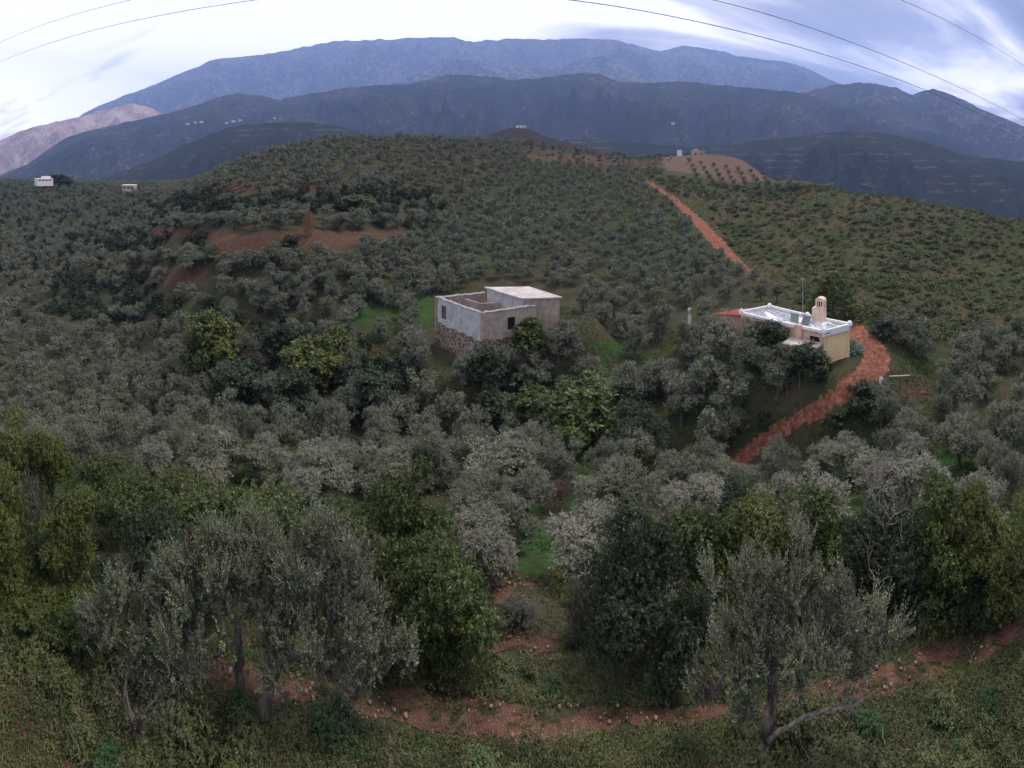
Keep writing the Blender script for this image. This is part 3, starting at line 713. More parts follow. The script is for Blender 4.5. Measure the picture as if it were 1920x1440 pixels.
# --- maquis bushes of the right-hand slope (and dark scrub thickets elsewhere)
x, y, z, r, xp, yp = candidates(1.75, 45, 300, 15, .5, .9)
rg = np.random.default_rng(177); u = rg.uniform(0, 1, len(x))
dn = fbm(x/11, y/11, 91, 3)
p = np.where(in_any(SCRUB, xp, yp, r), np.clip(.72+dn*1.2, .15, .98), 0)
p[in_any(ROADPOLY, xp, yp, r, 8)] = 0; p[in_any(ORCH, xp, yp, r)] = 0; p[in_any(HOUSES, xp, yp, r)] = 0
p[in_any([([(985, 270), (1260, 285), (1260, 320), (985, 308)], 150, 300)], xp, yp, r)] = .12
keep = (u < p) & seen(x, y, z, .9, xp, r)
SCX = np.stack([x, y, z, r, xp, yp], 1)[keep]; SCX = SCX[np.argsort(SCX[:, 3])]
print('scrub', len(SCX))
def scrub_size(xp, yp, r, rg): return rg.uniform(.35, 1.0)**1.8*1.45
NB = 215
lab = 'low rounded green bush on the brown scrub slope above the road bend'
for (x, y, z, r, xp, yp) in SCX[:NB]:
    s = scrub_size(xp, yp, r, rg)
    plant(SC1[rg.integers(5)], 'bush', (x, y, z-.1), s, s*rg.uniform(.55, .9), rg.uniform(0, 6.28), lab, 'bush', 'green bushes on the scrub slope')
v = merged('', SCX[NB:], SC2v, None, scrub_size, rg, .6)
SC3v = [make_bushy(290+i, 14, 4, .30, .22, .12, ML_scrub, R=.7, H=.5, n=4, low=.1, trunk=False, up=.6)[1] for i in range(4)]
x, y, z, r, xp, yp = candidates(1.15, 50, 260, 16, .5, .3)
k3 = in_any(SCRUB, xp, yp, r) & ~in_any(ROADPOLY, xp, yp, r) & ~in_any(HOUSES, xp, yp, r) & ~in_any(ORCH, xp, yp, r) & (rg.uniform(0, 1, len(x)) < .5) & seen(x, y, z, .4, xp, r)
v = np.concatenate([v, merged('', np.stack([x, y, z, r, xp, yp], 1)[k3], SC3v, None, lambda a, b, c, rg: rg.uniform(.4, 1.2), rg)])
x, y, z, r, xp, yp = candidates(2.6, 35, 420, 25, .5, .5)
rg = np.random.default_rng(178); u = rg.uniform(0, 1, len(x))
p = np.where(in_any(DARKZ, xp, yp, r), .8, 0)+np.where(in_any(DARKZ2, xp, yp, r), .6, 0)+np.where(in_any(LEFTZ, xp, yp, r), .28, 0)
p[in_any(ROADPOLY, xp, yp, r, 8)] = 0; p[in_any(HOUSES, xp, yp, r)] = 0; p[in_any(BARE, xp, yp, r)] = 0
keep = (u < p) & seen(x, y, z, 1.6, xp, r)
DKX = np.stack([x, y, z, r, xp, yp], 1)[keep]
print('dark scrub', len(DKX))
vd = merged('', DKX, DK2v, None, lambda a, b, c, rg: rg.uniform(.6, 1.15)*(.6 if (a > 1300 and b > 600) else 1), rg)
tag(mesh_np('scrub', v, quad_idx(len(v)//4), ML_scrub), 'low green scrub covering the brown upper slope', 'scrub', kind='stuff')
tag(mesh_np('thicket', vd, quad_idx(len(vd)//4), ML_dark), 'dark evergreen thickets between the terraces', 'thicket', kind='stuff')

# ------------------------------------------------------------------ trees placed one by one: near olives
SIL = 'silvery round olive tree in the slanting row at the right edge'
NEAR_OL = [  # x, foot row, width px, top row, kind, label
 (1105, 1085, 215, 955, 'p', 'large pale grey olive tree beside the green grass gap, centre right'),
 (1150, 990, 180, 880, 'o', 'silver grey olive tree just behind the large pale one'),
 (900, 1085, 190, 960, 'p', 'tan tinged olive tree behind the big strawberry tree with red fruit'),
 (960, 1035, 130, 935, 'o', 'grey olive tree at the left edge of the green grass gap'),
 (890, 975, 130, 880, 'o', 'grey olive tree behind the tan tinged one, left of the grass gap'),
 (985, 970, 120, 890, 'o', 'small grey olive tree left of the russet bush'),
 (955, 925, 210, 825, 'o', 'widest grey olive tree in the hollow, centre of the photo'),
 (720, 940, 160, 845, 'o', 'grey olive tree rising left of the strawberry tree top'),
 (800, 915, 130, 835, 'o', 'grey olive tree between the widest one and the strawberry tree'),
 (590, 945, 170, 845, 'o', 'rounded silver grey olive tree above the front olive crowns'),
 (660, 915, 110, 840, 'o', 'small olive tree right of the rounded silver one'),
 (500, 905, 130, 820, 'o', 'olive tree behind the rounded silver one, toward the valley'),
 (390, 905, 160, 825, 'p', 'broad pale olive tree above the green thicket at left'),
 (285, 900, 110, 825, 'p', 'tan olive tree at the upper edge of the left green thicket'),
 (140, 870, 120, 795, 'o', 'olive tree peeping over the green thicket at far left'),
 (60, 860, 100, 790, 'o', 'olive tree behind the thicket nearest the left edge'),
 (1290, 1010, 170, 905, 'p', 'pale olive tree behind the lobed green tree, centre right'),
 (1260, 940, 120, 860, 'o', 'grey olive tree left of the foot of the dirt road'),
 (1450, 1010, 120, 895, 'p', 'pale olive tree just below the foot of the dirt road'),
 (1530, 1015, 160, 895, 'p', 'pale tan olive tree above the right green thicket'),
 (1395, 930, 90, 872, 'o', 'dark grey olive tree standing at the foot of the dirt road'),
 (1595, 905, 130, 830, 'o', 'grey olive tree on the grass right of the lower road'),
 (1540, 895, 85, 830, 'o', 'olive tree close under the lower road on its right'),
 (1700, 965, 200, 850, 'p', 'broad pale olive tree in front of the silvery row'),
 (1640, 935, 130, 850, 'p', 'pale olive tree left of the broad pale one at right'),
 (1710, 845, 85, 785, 'o', 'small olive tree on the grass left of the silvery row'),
 (1768, 800, 62, 738, 's', 'topmost '+SIL), (1806, 838, 82, 760, 's', 'second from the top '+SIL),
 (1842, 878, 88, 800, 's', 'third from the top '+SIL), (1862, 925, 80, 825, 's', 'fourth from the top '+SIL),
 (1900, 945, 90, 850, 's', 'lowest '+SIL),
 (1830, 1005, 170, 905, 'p', 'pale olive tree between the silvery row and the thicket'),
 (1350, 930, 110, 850, 'o', 'olive tree next to the russet road foot, on its left'),
 (1180, 880, 110, 800, 'o', 'olive tree with upright shoots in the hollow, right of the widest one'),
]
MID_OL = [(1352, 668, 125, 588, 'olive tree in front of the red roofed end of the yellow house'), (1300, 660, 90, 598, 'olive tree near the white garden oven'),
 (1395, 705, 84, 625, 'olive tree below the left half of the white roof'), (1405, 668, 118, 596, 'olive tree hiding the wall under the white roof'), (1330, 735, 100, 660, 'olive tree on the grass downhill of the red roof'),
 (1375, 770, 110, 690, 'broad olive tree on the grass left of the dark bank by the road'), (1455, 745, 90, 668, 'olive tree just downhill of the house pillars'), (1468, 704, 96, 634, 'small olive tree beside the porch pillar'),
 (1235, 740, 100, 665, 'olive tree at the left rim of the bright grass below the house'), (1280, 800, 130, 700, 'olive tree low on the grass slope, left of the road'), (1330, 862, 120, 760, 'wide dark olive tree beside the lower end of the dirt road'),
 (1060, 672, 90, 598, 'olive tree right of the tan wall of the ruin'), (1100, 715, 84, 655, 'olive tree on the grass right of the ruin'), (1000, 730, 100, 650, 'olive tree in front of the tan wall of the ruin'),
 (955, 712, 70, 640, 'olive tree below the dark window of the ruin'), (780, 700, 80, 620, 'olive tree left of the stone base of the ruin'), (1185, 730, 70, 680, 'small olive tree alone on the bright grass')]
assert len(NEAR_OL)+len(MID_OL)+20 == MANUAL_OLIVES, (len(NEAR_OL), len(MID_OL))
for i, (x, yb, w, yt, lab) in enumerate(MID_OL):
    by_px(OL1[i % 6], 'olive_tree', x, yb, w*.76, yt+8, lab, 'olive tree', 'olive trees close to the houses')
for i, (x, yb, w, yt, k, lab) in enumerate(NEAR_OL):
    ks = {'p': OL0p, 'o': OL0, 's': OL0}[k]
    by_px(ks[i % len(ks)], 'olive_tree', x, yb, w*.92, yt, lab, 'olive tree', 'near olive trees below the road')
rg = np.random.default_rng(21)
for i, x in enumerate((330, 362, 402, 438, 478, 528, 636, 674, 722, 772, 812)):
    by_px(OL1[i % 6], 'olive_tree', x, 431+rg.uniform(-3, 2), rg.uniform(42, 56), 394+rg.uniform(-4, 5), 'grey olive tree in the row along the upper red terrace', 'olive tree', 'olive trees on the upper red terrace', rmin=60)
for i, x in enumerate((250, 285, 318, 350, 385, 420, 455, 492, 525)):
    by_px(OL1[(i+2) % 6], 'olive_tree', x, 505+rg.uniform(-3, 3), rg.uniform(38, 50), 470+rg.uniform(-4, 4), 'grey olive tree in the row along the lower red terrace', 'olive tree', 'olive trees on the lower red terrace', rmin=60)
EVK = {'e': 'evergreen_leaf', 'b': 'yellow_green_leaf', 'd': 'dark_leaf'}
NEAR_EV = [
 (15, 975, 150, 780, 'b', 'tall yellow-green evergreen tree at the left edge, above the others'),
 (95, 985, 120, 795, 'b', 'yellow-green evergreen tree beside the tall one at the left edge'),
 (10, 1105, 140, 890, 'b', 'bright green bushy tree cut by the left edge'),
 (125, 1115, 140, 905, 'b', 'rounded yellow-green tree second from the left edge, with pale specks'),
 (205, 1000, 120, 838, 'e', 'green tree behind the grey shrub on the left'),
 (275, 1040, 170, 865, 'e', 'dark green tree above the left front olive crown'),
 (345, 1010, 150, 880, 'b', 'green tree topped with yellow leaves beside the red berried one'),
 (300, 1120, 150, 960, 'd', 'dark shaded tree just behind the left front olive'),
 (450, 1090, 260, 885, 'e', 'wide strawberry tree with a red spot, behind the front olives'),
 (620, 1120, 180, 930, 'e', 'green tree hidden behind the two front olives'),
 (840, 1262, 230, 985, 'e', 'big strawberry tree with red fruits left of the red clearing'),
 (770, 1190, 190, 905, 'e', 'taller back stem of the strawberry trees with a peaked crown'),
 (1215, 1255, 230, 960, 'd', 'big dark tree right of the red clearing, lobed crown'),
 (1150, 1262, 120, 1085, 'd', 'low dark tree at the right rim of the red clearing'),
 (1335, 1185, 210, 930, 'e', 'green tree behind the right front olive, with bare twigs before it'),
 (1440, 1165, 190, 925, 'b', 'bright topped green tree in the middle of the right thicket'),
 (1545, 1165, 210, 930, 'e', 'green tree right of the crown of the right front olive'),
 (1665, 1165, 190, 940, 'd', 'dark tree behind the tall bare twigs at right'),
 (1750, 1150, 170, 895, 'e', 'highest evergreen tree of the right thicket'),
 (1815, 1150, 140, 925, 'b', 'yellow-green evergreen tree second from the right edge'),
 (1900, 1150, 150, 945, 'b', 'evergreen tree cut by the right edge'),
 (1385, 975, 120, 908, 'd', 'small dark lobed tree on top of the right thicket'),
 # middle distance
 (405, 720, 125, 588, 'b', 'bright green tree left of the brown shrub, up the left valley'),
 (372, 725, 70, 620, 'e', 'green tree at the left end of the mid slope thicket'),
 (520, 690, 90, 605, 'd', 'dark green tree right of the brown shrub'),
 (585, 745, 130, 630, 'b', 'yellow-green tree left of the ruined house, largest of the thicket'),
 (640, 715, 90, 620, 'b', 'yellow-green tree nearest the ruin on its left'),
 (690, 790, 130, 690, 'd', 'dark tree on the slope below the ruin, left of the hollow'),
 (560, 800, 120, 700, 'd', 'dark tree below the large yellow-green one'),
 (450, 770, 130, 680, 'd', 'dark tree below the bright green one'),
 (905, 735, 95, 652, 'd', 'dark tree touching the stone base of the ruin'),
 (1085, 825, 170, 712, 'e', 'rounded green tree below the grassy patch, centre right'),
 (1005, 810, 110, 722, 'e', 'green tree left of the rounded one below the ruin'),
 (1190, 860, 130, 755, 'd', 'dark tree right of the rounded green one'),
 (920, 800, 90, 730, 'd', 'dark tree between the ruin and the rounded green tree'),
 (985, 668, 75, 598, 'e', 'green tree growing against the tan wall of the ruin'),
 (668, 402, 80, 366, 'b', 'brightest yellow-green tree above the upper red terrace'),
 (545, 478, 60, 442, 'd', 'dark round tree on the upper red soil terrace'),
 (1440, 680, 92, 602, 'd', 'dark tree in front of the white roof of the yellow house'),
 (1512, 712, 92, 642, 'd', 'dark tree in front of the cream wall of the yellow house'),
 (1625, 778, 85, 718, 'd', 'dark tree right of the red road below the house'),
 (1572, 812, 56, 768, 'd', 'dark tree close to the road, left of the one by the white sack'),
 (1700, 640, 80, 585, 'e', 'green bush tree above the road bend'),
 (1655, 635, 60, 595, 'd', 'dark bush tree on the bank above the road bend'),
 (108, 352, 70, 326, 'd', 'dark trees around the far white house on the left knoll'),
]
for i, (x, yb, w, yt, k, lab) in enumerate(NEAR_EV):
    far = yb < 860
    ks = (EV1 if far else EV0)[EVK[k]]
    o = by_px(ks[i % 2], 'evergreen_tree', x, yb, w*1.03, yt, lab, 'evergreen tree', 'evergreen trees of the near thickets' if not far else 'evergreen trees down the slope')
    if 'red' in lab and 'berr' not in lab and not far and 'clearing' in lab and 'strawberry' in lab or 'red spot' in lab:
        rg = np.random.default_rng(i); ac = Acc().add(*tube([(0, 0, -.03), (0, 0, -.01), (0, 0, .015), (0, 0, .03)], [.006, .022, .022, .006], 7)); fme = raw_mesh('fruit', ac.get(), MBERRY)
        for q in range(14):
            d = sphere_dirs(1, rg)[0]; d[2] = abs(d[2])*.8; d[1] = -abs(d[1])
            c = np.array([0, 0, ks[0].H*.52])+d*np.array([ks[0].R*.86, ks[0].R*.86, ks[0].H*.42])
            link('fruit', fme, o, c)
# thicket pieces filling the foot of the near evergreen belt
LOWS = [(40,1145,150,1075,'b'),(150,1185,150,1105,'e'),(255,1215,140,1140,'e'),(60,1090,110,1010,'d'),(205,1150,110,1050,'d'),(700,1240,120,1120,'d'),(1290,1255,120,1120,'d'),(1600,1185,140,1080,'d'),(1480,1200,130,1080,'d'),(1720,1175,130,1080,'d'),(1835,1165,120,1080,'d'),(560,1160,120,1040,'d'),(380,1170,140,1040,'d')]
for i, (x, yb, w, yt, k) in enumerate(LOWS):
    by_px(EV0[EVK[k]][i % 2], 'shrub', x, yb, w, yt, 'dark leafy shrub filling the foot of the near evergreen belt', 'shrub', 'shrubs at the foot of the near belt')

# mid-sized special plants
def leafy(name, seed, R, H, n, nspray, k, ll, lw, mat, up=.6, tl=.25): return make_bushy(seed, nspray, k, tl, ll, lw, mat, R=R, H=H, n=n, low=.15, up=up, trunk=True)[0]
KG = leafy('g', 301, 1.2, 1.6, 10, 1500, 8, .09, .025, ML_grey); KGr = leafy('r', 302, 1.2, 1.6, 10, 900, 6, .12, .03, ML_rust)
by_px(KG, 'shrub', 235, 985, 110, 850, 'grey twiggy shrub between the green trees on the left', 'shrub')
by_px(KG, 'shrub', 60, 1010, 80, 900, 'grey shrub between the two yellow-green trees at far left', 'shrub')
by_px(leafy('s', 333, 1.2, 1.6, 10, 380, 7, .05, .016, ML_grey), 'shrub', 260, 1400, 240, 1260, 'sparse drooping grey olive scrub left of the front trunks', 'shrub')
by_px(KG, 'shrub', 1090, 1200, 90, 1095, 'small silvery olive sprout at the right rim of the red clearing', 'shrub')
by_px(leafy('b', 340, 1.2, 1.6, 10, 1200, 6, .09, .018, ML_brown), 'shrub', 1040, 955, 80, 905, 'russet leafless bush between two grey olives in the hollow', 'shrub')
by_px(KG, 'shrub', 465, 690, 90, 628, 'brown bare shrub between green trees on the left slope', 'shrub')
by_px(KGr, 'bare_tree', 578, 447, 24, 400, 'slim orange withered tree on the upper red terrace', 'tree')
by_px(KG, 'shrub', 975, 1172, 90, 1130, 'dark dry brush heap between the red clearings', 'shrub')
by_px(EV0[EVK['b']][0], 'shrub', 1062, 1120, 90, 1068, 'yellow-green shrub on the rim behind the red clearing', 'shrub')
# pale conifer behind the yellow house
rg = np.random.default_rng(5); ac = Acc(); 
for t in np.linspace(0, 1, 11):
    z = .5+t*3.6; R_ = 1.75*(1-t)**.8+.15; n = int(150*R_+30); q = rg.uniform(0, 2*PI, n); rr_ = R_*rg.uniform(.3, 1, n)
    c = np.stack([rr_*np.cos(q), rr_*np.sin(q), z-.12*rr_+rg.normal(0, .05, n)], 1); tt = nrm(np.stack([np.cos(q), np.sin(q), q*0+.25], 1))
    ac.quads(spray_leaves(c, tt, 5, .3, .20, .07, .6, rg))
con = raw_mesh('crown', ac.get(), ML_bright); ctr = raw_mesh('trunk', tube([(0, 0, -.3), (0, 0, 2), (0, 0, 4.1)], [.12, .08, .02]), MB)
KC = Kind(con, ctr, 1.8, 4.2)
by_px(KC, 'conifer', 1562, 604, 110, 512, 'layered pale green conifer behind the yellow house chimney', 'conifer')

# bare twiggy trees
def bare(x, yb, h_px, lab, seed, lean=(0, 0), mat=MB2, depth=4, name='bare_tree', rm=5, spread=.5):
    r = hit(x, yb, rm); p = ground_at(x, r); H = h_px*r/S; rg = np.random.default_rng(seed); ac = Acc()
    branches(ac, (0, 0, -.1), (lean[0], lean[1], 1), H*.45, H*.022, depth, rg, spread, .25, 6, 3)
    o = mesh_np(name, *ac.get(), mat); o.location = p
    return tag(o, lab, 'bare tree')
bare(1690, 1168, 260, 'tall bare twiggy tree in front of the right thicket', 11)
bare(1775, 1168, 150, 'thin dead sapling beside the tall bare tree at right', 12, (.1, 0), depth=3)
bare(1300, 1100, 170, 'pale leafless branches sticking out of the green thicket, centre right', 13, (-.7, -.3))
bare(1410, 1120, 150, 'leafless grey branches left of the right front olive top', 14, (.3, -.2))
bare(1215, 960, 75, 'thin forked sapling with few pale leaves beside the lobed tree', 15, depth=2)
bare(830, 1190, 215, 'bare forked branch showing in the strawberry tree top', 16, depth=3)

# ------------------------------------------------------------------ the front olives, built shoot by shoot
def shoot_crown(seed, blobs, r0, nshoot, L=(.28, .72), leaf=(.078, .0195), pairs=13, up=.95, depth=1.0):
    """blobs: (photo x, row, radius px, range offset m); returns crown mesh data and blob centres"""
    rg = np.random.default_rng(seed); B = []
    for bx, by, br, dr in blobs:
        r = r0+dr; c = P(bx, by, r); B.append((*c, br*r/S*.80))
    B = np.array(B); w = B[:, 3]**2.0; w /= w.sum(); nt = max(20, nshoot//55); ti = rg.choice(len(B), nt, p=w)
    td = sphere_dirs(nt, rg); td[:, 2] = np.where(td[:, 2] < -.3, -td[:, 2], td[:, 2]); tc = B[ti, :3]+td*B[ti, 3:4]*rg.uniform(.45, 1.1, (nt, 1))
    tdir = nrm(td*.5+np.array([0, 0, up])+rg.normal(0, .2, (nt, 3))); tsz = rg.uniform(.6, 1.4, nt); q = tsz**2
    li = rg.choice(nt, nshoot, p=q/q.sum()); d = sphere_dirs(nshoot, rg)
    c = tc[li]+d*rg.uniform(.2, 1, (nshoot, 1))*.18*tsz[li][:, None]
    fl = rg.uniform(0, 1, nshoot) < .07; bi = rg.choice(len(B), nshoot, p=w); c = np.where(fl[:, None], B[bi, :3]+d*B[bi, 3:4]*rg.uniform(.2, 1, (nshoot, 1)), c)
    t = nrm(tdir[li]+d*.42+rg.normal(0, .16, (nshoot, 3)))
    ln = rg.uniform(*L, nshoot)*np.clip(.55+.5*(d[:, 2]+.5), .5, 1.2)
    c = c-t*ln[:, None]*.4
    # leaves in opposite pairs, close to the shoot near its tip
    k = pairs; s = (np.arange(k)+.5)/k
    a = nrm(np.cross(t, rg.normal(0, 1, (nshoot, 3)))); b = np.cross(t, a)
    base = c[:, None]+t[:, None]*(ln[:, None]*s[None])[..., None]
    ang = (np.arange(k) % 2)*(PI/2)+rg.normal(0, .3, (nshoot, k))
    sd = a[:, None]*np.cos(ang)[..., None]+b[:, None]*np.sin(ang)[..., None]
    opn = .75-.35*s[None, :, None]
    sz = (1-.45*s[None]**2)*rg.uniform(.75, 1.25, (nshoot, k))
    out = []
    for sg in (1, -1):
        dd = nrm(t[:, None]*1.0+sd*sg*opn*1.25+rg.normal(0, .12, (nshoot, k, 3)))
        out.append(leaf_quads(base.reshape(-1, 3), dd.reshape(-1, 3), (leaf[0]*sz).ravel(), (leaf[1]*sz).ravel(), rg, .5))
    return np.concatenate(out), B, (c, t, ln)
def stems(c, t, ln, w=.007):
    n = len(c); sd = nrm(np.cross(t, np.array([.3, .2, 1.0]))); s2 = np.cross(t, sd)
    v1 = np.stack([c-sd*w, c+sd*w, c+t*ln[:, None]*.95+sd*w*.3, c+t*ln[:, None]*.95-sd*w*.3], 1).reshape(-1, 3)
    v2 = np.stack([c-s2*w, c+s2*w, c+t*ln[:, None]*.95+s2*w*.3, c+t*ln[:, None]*.95-s2*w*.3], 1).reshape(-1, 3)
    return np.concatenate([v1, v2])
def front_olive(seed, base_px, r, trunk_pts, blobs, nshoot, label, rad=.085, mat=ML_hero, limbs=None, **k):
    """trunk_pts: photo x, row and range offset of the trunk's course from the ground up"""
    rg = np.random.default_rng(seed+500)
    foot = ground_at(base_px, r)
    root = empty('olive_tree', foot)
    tag(root, label, 'olive tree')
    q, B, (c, t, ln) = shoot_crown(seed, blobs, r, nshoot, **k)
    def loc(v): return v-foot
    mesh_np('crown', loc(q), quad_idx(len(q)//4), mat, parent=root)
    ac = Acc(); pts = [foot-(0, 0, .25)]+[P(x, y, r+dr) for x, y, dr in trunk_pts]
    pts = np.array(pts)-foot; tt = np.linspace(0, len(pts)-1, 14); pp = np.stack([np.interp(tt, range(len(pts)), pts[:, i]) for i in range(3)], 1)
    pp[1:-1] += rg.normal(0, .018, (12, 3))
    ac.add(*tube(pp, rad*np.linspace(1.35, .75, 14)*(1+.12*np.sin(np.arange(14)*2.1)), 10))
    mesh_np('trunk', *ac.get(), MB, parent=root, smooth=True)
    ac = Acc(); top = pp[-1]
    order = np.argsort(np.linalg.norm(B[:, :3]-foot-top, axis=1)); nodes = [top, pp[-4]]
    for i in order:
        tgt = B[i, :3]-foot; dist = [np.linalg.norm(tgt-n_) for n_ in nodes]; st = nodes[int(np.argmin(dist))]
        cv = curve(st, tgt, rg, .10, 9); L = np.linalg.norm(tgt-st)
        ac.add(*tube(cv, np.linspace(min(.045, rad*.6), .016, 9), 6)); nodes += [tgt, cv[5]]
        for j in range(7):
            branches(ac, cv[rg.integers(4, 9)], sphere_dirs(1, rg)[0]*.9+(0, 0, .5), B[i, 3]*.75, .011, 2, rg, .55, .2, 4, 3)
    st = stems(c-foot, t, ln)
    v, f = ac.get()
    ac2 = Acc(); ac2.add(v, f).quads(st)
    mesh_np('branch', *ac2.get(), MB, parent=root)
    return root
front_olive(1, 450, hit(450, 1318), [(447, 1270, 0), (452, 1215, .05), (440, 1150, .1)],
  [(235,1090,52,.3),(205,1130,40,.4),(300,1120,72,.2),(350,1060,60,.3),(395,1090,72,0),(400,1020,42,.3),(455,1040,62,.1),(500,1030,40,.3),(275,1180,62,0),(350,1190,80,-.2),(430,1150,90,-.2),(235,1160,50,.2),(180,1195,38,.1),(380,1250,45,-.2)],
  2300, 'grey-green olive tree at front left, the left one of the pair of trunks', rad=.075)
front_olive(2, 492, hit(492, 1352), [(500, 1310, 0), (506, 1280, .05), (520, 1230, .1)],
  [(640,1010,62,.4),(580,1000,50,.5),(690,1040,38,.4),(560,1080,80,.1),(640,1090,78,.3),(480,1100,60,.1),(520,1170,90,-.1),(620,1180,88,-.1),(700,1180,60,.2),(740,1230,55,0),(690,1260,58,-.3),(770,1225,34,.1),(600,1250,60,-.2),(665,1310,38,-.3),(550,1230,55,-.2)],
  2850, 'grey-green olive tree at front left, the right one of the pair, spreading toward the gravel', rad=.085)
front_olive(3, 1395, hit(1395, 1412), [(1440, 1395, 0), (1440, 1345, .0), (1452, 1290, .1), (1440, 1240, .1)],
  [(1485,1065,52,.4),(1450,1090,38,.4),(1400,1105,42,.4),(1340,1095,26,.5),(1545,1100,40,.3),(1590,1110,28,.3),(1500,1140,75,.3),(1410,1165,60,.3),(1440,1210,78,.1),(1560,1170,58,.3),(1590,1215,75,.1),(1665,1165,44,.2),(1655,1210,42,.2),(1530,1235,72,-.1),(1620,1260,52,0),(1375,1240,62,.1),(1310,1275,42,.2),(1330,1300,36,.2),(1420,1280,55,-.1),(1480,1270,50,-.2)],
  2500, 'gnarled olive tree with leaning grey trunk at front right', rad=.10)
# fallen limb and roots at its foot
ac = Acc(); rg = np.random.default_rng(8); r = hit(1395, 1412)
for a_, b_, ra in (((1395,1412,0),(1340,1390,.2),.03),((1400,1410,0),(1440,1440,-.2),.04),((1440,1390,-.1),(1560,1330,-.2),.035),((1560,1330,-.2),(1650,1290,-.3),.025)):
    ac.add(*tube(curve(P(a_[0], a_[1], r+a_[2]), P(b_[0], b_[1], r+b_[2]), rg, .06, 10), np.linspace(ra, ra*.6, 10), 7))
tag(mesh_np('branch', *ac.get(), MB2, smooth=True), 'grey broken limb lying against the foot of the right front olive', 'branch')

# ------------------------------------------------------------------ ground cover of the foreground
def cover(name, n, r0, r1, dens, mat, seed, lab, hh=(.04, .22), leaf=(.035, .02), k=9, zone=None, thr=-.05, nf=.9, cat='ground cover'):
    rg = np.random.default_rng(seed)
    r = np.sqrt(rg.uniform(r0*r0, r1*r1, n)); xp = rg.uniform(-80, 2000, n); a = (xp-960)/S
    x, y = r*np.sin(a), r*np.cos(a); z = ground(x, y); yp = HZ-S*z/r
    m = fbm(x/nf, y/nf, seed, 3) > thr
    m &= ~in_any([(p_, a_, b_) for nm, p_, a_, b_ in ROADS], xp, yp, r) | (rg.uniform(0, 1, n) < .30*(fbm(x/.35, y/.35, seed+9, 2) > .25))
    if zone is not None: m &= zone(xp, yp)
    m &= ~(inpoly(xp, yp, [(890, 1080), (1070, 1080), (1080, 1235), (890, 1235)]) & (rg.uniform(0, 1, n) < .8))
    x, y, z = x[m], y[m], z[m]; n = len(x)
    hgt = rg.uniform(*hh, n)*np.clip(.6+fbm(x/.6, y/.6, seed+5, 2), .3, 1.4)
    c = np.stack([x, y, z], 1); t = nrm(np.stack([rg.normal(0, .35, n), rg.normal(0, .35, n), np.ones(n)], 1))
    s = rg.uniform(.15, 1, (n, k, 1))*hgt[:, None, None]
    b = c[:, None]+t[:, None]*s
    d = nrm(rg.normal(0, 1, (n, k, 3))+np.array([0, 0, .45]))
    v = leaf_quads(b.reshape(-1, 3), d.reshape(-1, 3), leaf[0]*rg.uniform(.6, 1.3, n*k), leaf[1]*rg.uniform(.6, 1.3, n*k), rg, 1.2)
    return tag(mesh_np(name, v, quad_idx(len(v)//4), mat), lab, cat, kind='stuff')
cover('ground_cover', 120000, 5.8, 12.5, 1, ML_weed, 61, 'low leafy weeds over the near slope', thr=-.75, leaf=(.034, .020), hh=(.04, .24))
cover('ground_cover', 9000, 5.5, 13, 1, ML_mint, 62, 'patches of fresh green herbs', thr=.22, nf=.7, hh=(.03, .12))
cover('grass', 26000, 15, 36, 1, ML_grass, 63, 'short green grass between the near olive trees', hh=(.05, .2), leaf=(.16, .04), k=7, thr=.0, nf=3)
cover('grass', 70000, 27, 62, 1, ML_weed, 64, 'rough grass and weeds between the olive trees', hh=(.05, .25), leaf=(.20, .07), k=6, thr=-.1, nf=4)
ML_straw = leaf_mat('dry_straw', (.20, .16, .09), (.34, .28, .17), (.28, .23, .14), scale=2)
cover('dry_grass', 9000, 5.8, 13, 1, ML_straw, 65, 'dry straw stalks among the weeds of the near slope', hh=(.10, .42), leaf=(.16, .007), k=5, thr=.02, nf=.6)
# countable shrubs standing in it
SH = [make_bushy(310+i, 420, 9, .16, .05, .026, m, R=.45, H=.5, n=9, low=.1, trunk=False, up=.6)[0] for i, m in enumerate((ML_weed, ML_weed, ML_scrub, ML_mint, ML_grey))]
x, y, z, r, xp, yp = candidates(.56, 6.2, 14.5, 35, .45, .2)
rg = np.random.default_rng(36); u = rg.uniform(0, 1, len(x)); dn = fbm(x/1.6, y/1.6, 44, 3)
p = np.clip(.8+dn*1.0, .25, .97); p[in_any(ROADPOLY, xp, yp, r, 8)] = 0
p[in_any([([(880, 1070), (1080, 1080), (1090, 1270), (880, 1270)], 8, 18)], xp, yp, r)] *= .04
p[in_any([([(560, 1372), (1270, 1372), (1270, 1440), (560, 1440)], 6, 12)], xp, yp, r)] *= .10
p[in_any([([(330, 1250), (560, 1250), (560, 1330), (330, 1330)], 6, 14)], xp, yp, r)] *= .15
p[in_any([([(1640, 1290), (1930, 1200), (1930, 1280), (1640, 1350)], 6, 14)], xp, yp, r)] *= .2
p[in_any([([(-50, 1290), (60, 1310), (110, 1390), (150, 1460), (-60, 1460)], 0, 12)], xp, yp, r)] *= .1
keep = (u < p) & (yp < 1500)
Q = np.stack([x, y, z, xp, yp, r], 1)[keep]; Q = Q[np.argsort(Q[:, 5])][:280]
for (x, y, z, xp, yp, r) in Q:
    k = rg.choice(5, p=[.40, .36, .14, .05, .05]); s = rg.uniform(.6, 1.35)
    if 820 < xp < 1290 and 1240 < yp < 1330: k = rg.choice([0, 3])
    lab = 'low leafy weed clump '+('below the gravel path' if yp > 1300 else 'above the gravel path, under the trees')
    plant(SH[k], 'weed_clump', (x, y, z-.04), s, s*rg.uniform(.5, .9), rg.uniform(0, 6.28), lab, 'weed clump', 'weed clumps along the gravel path')
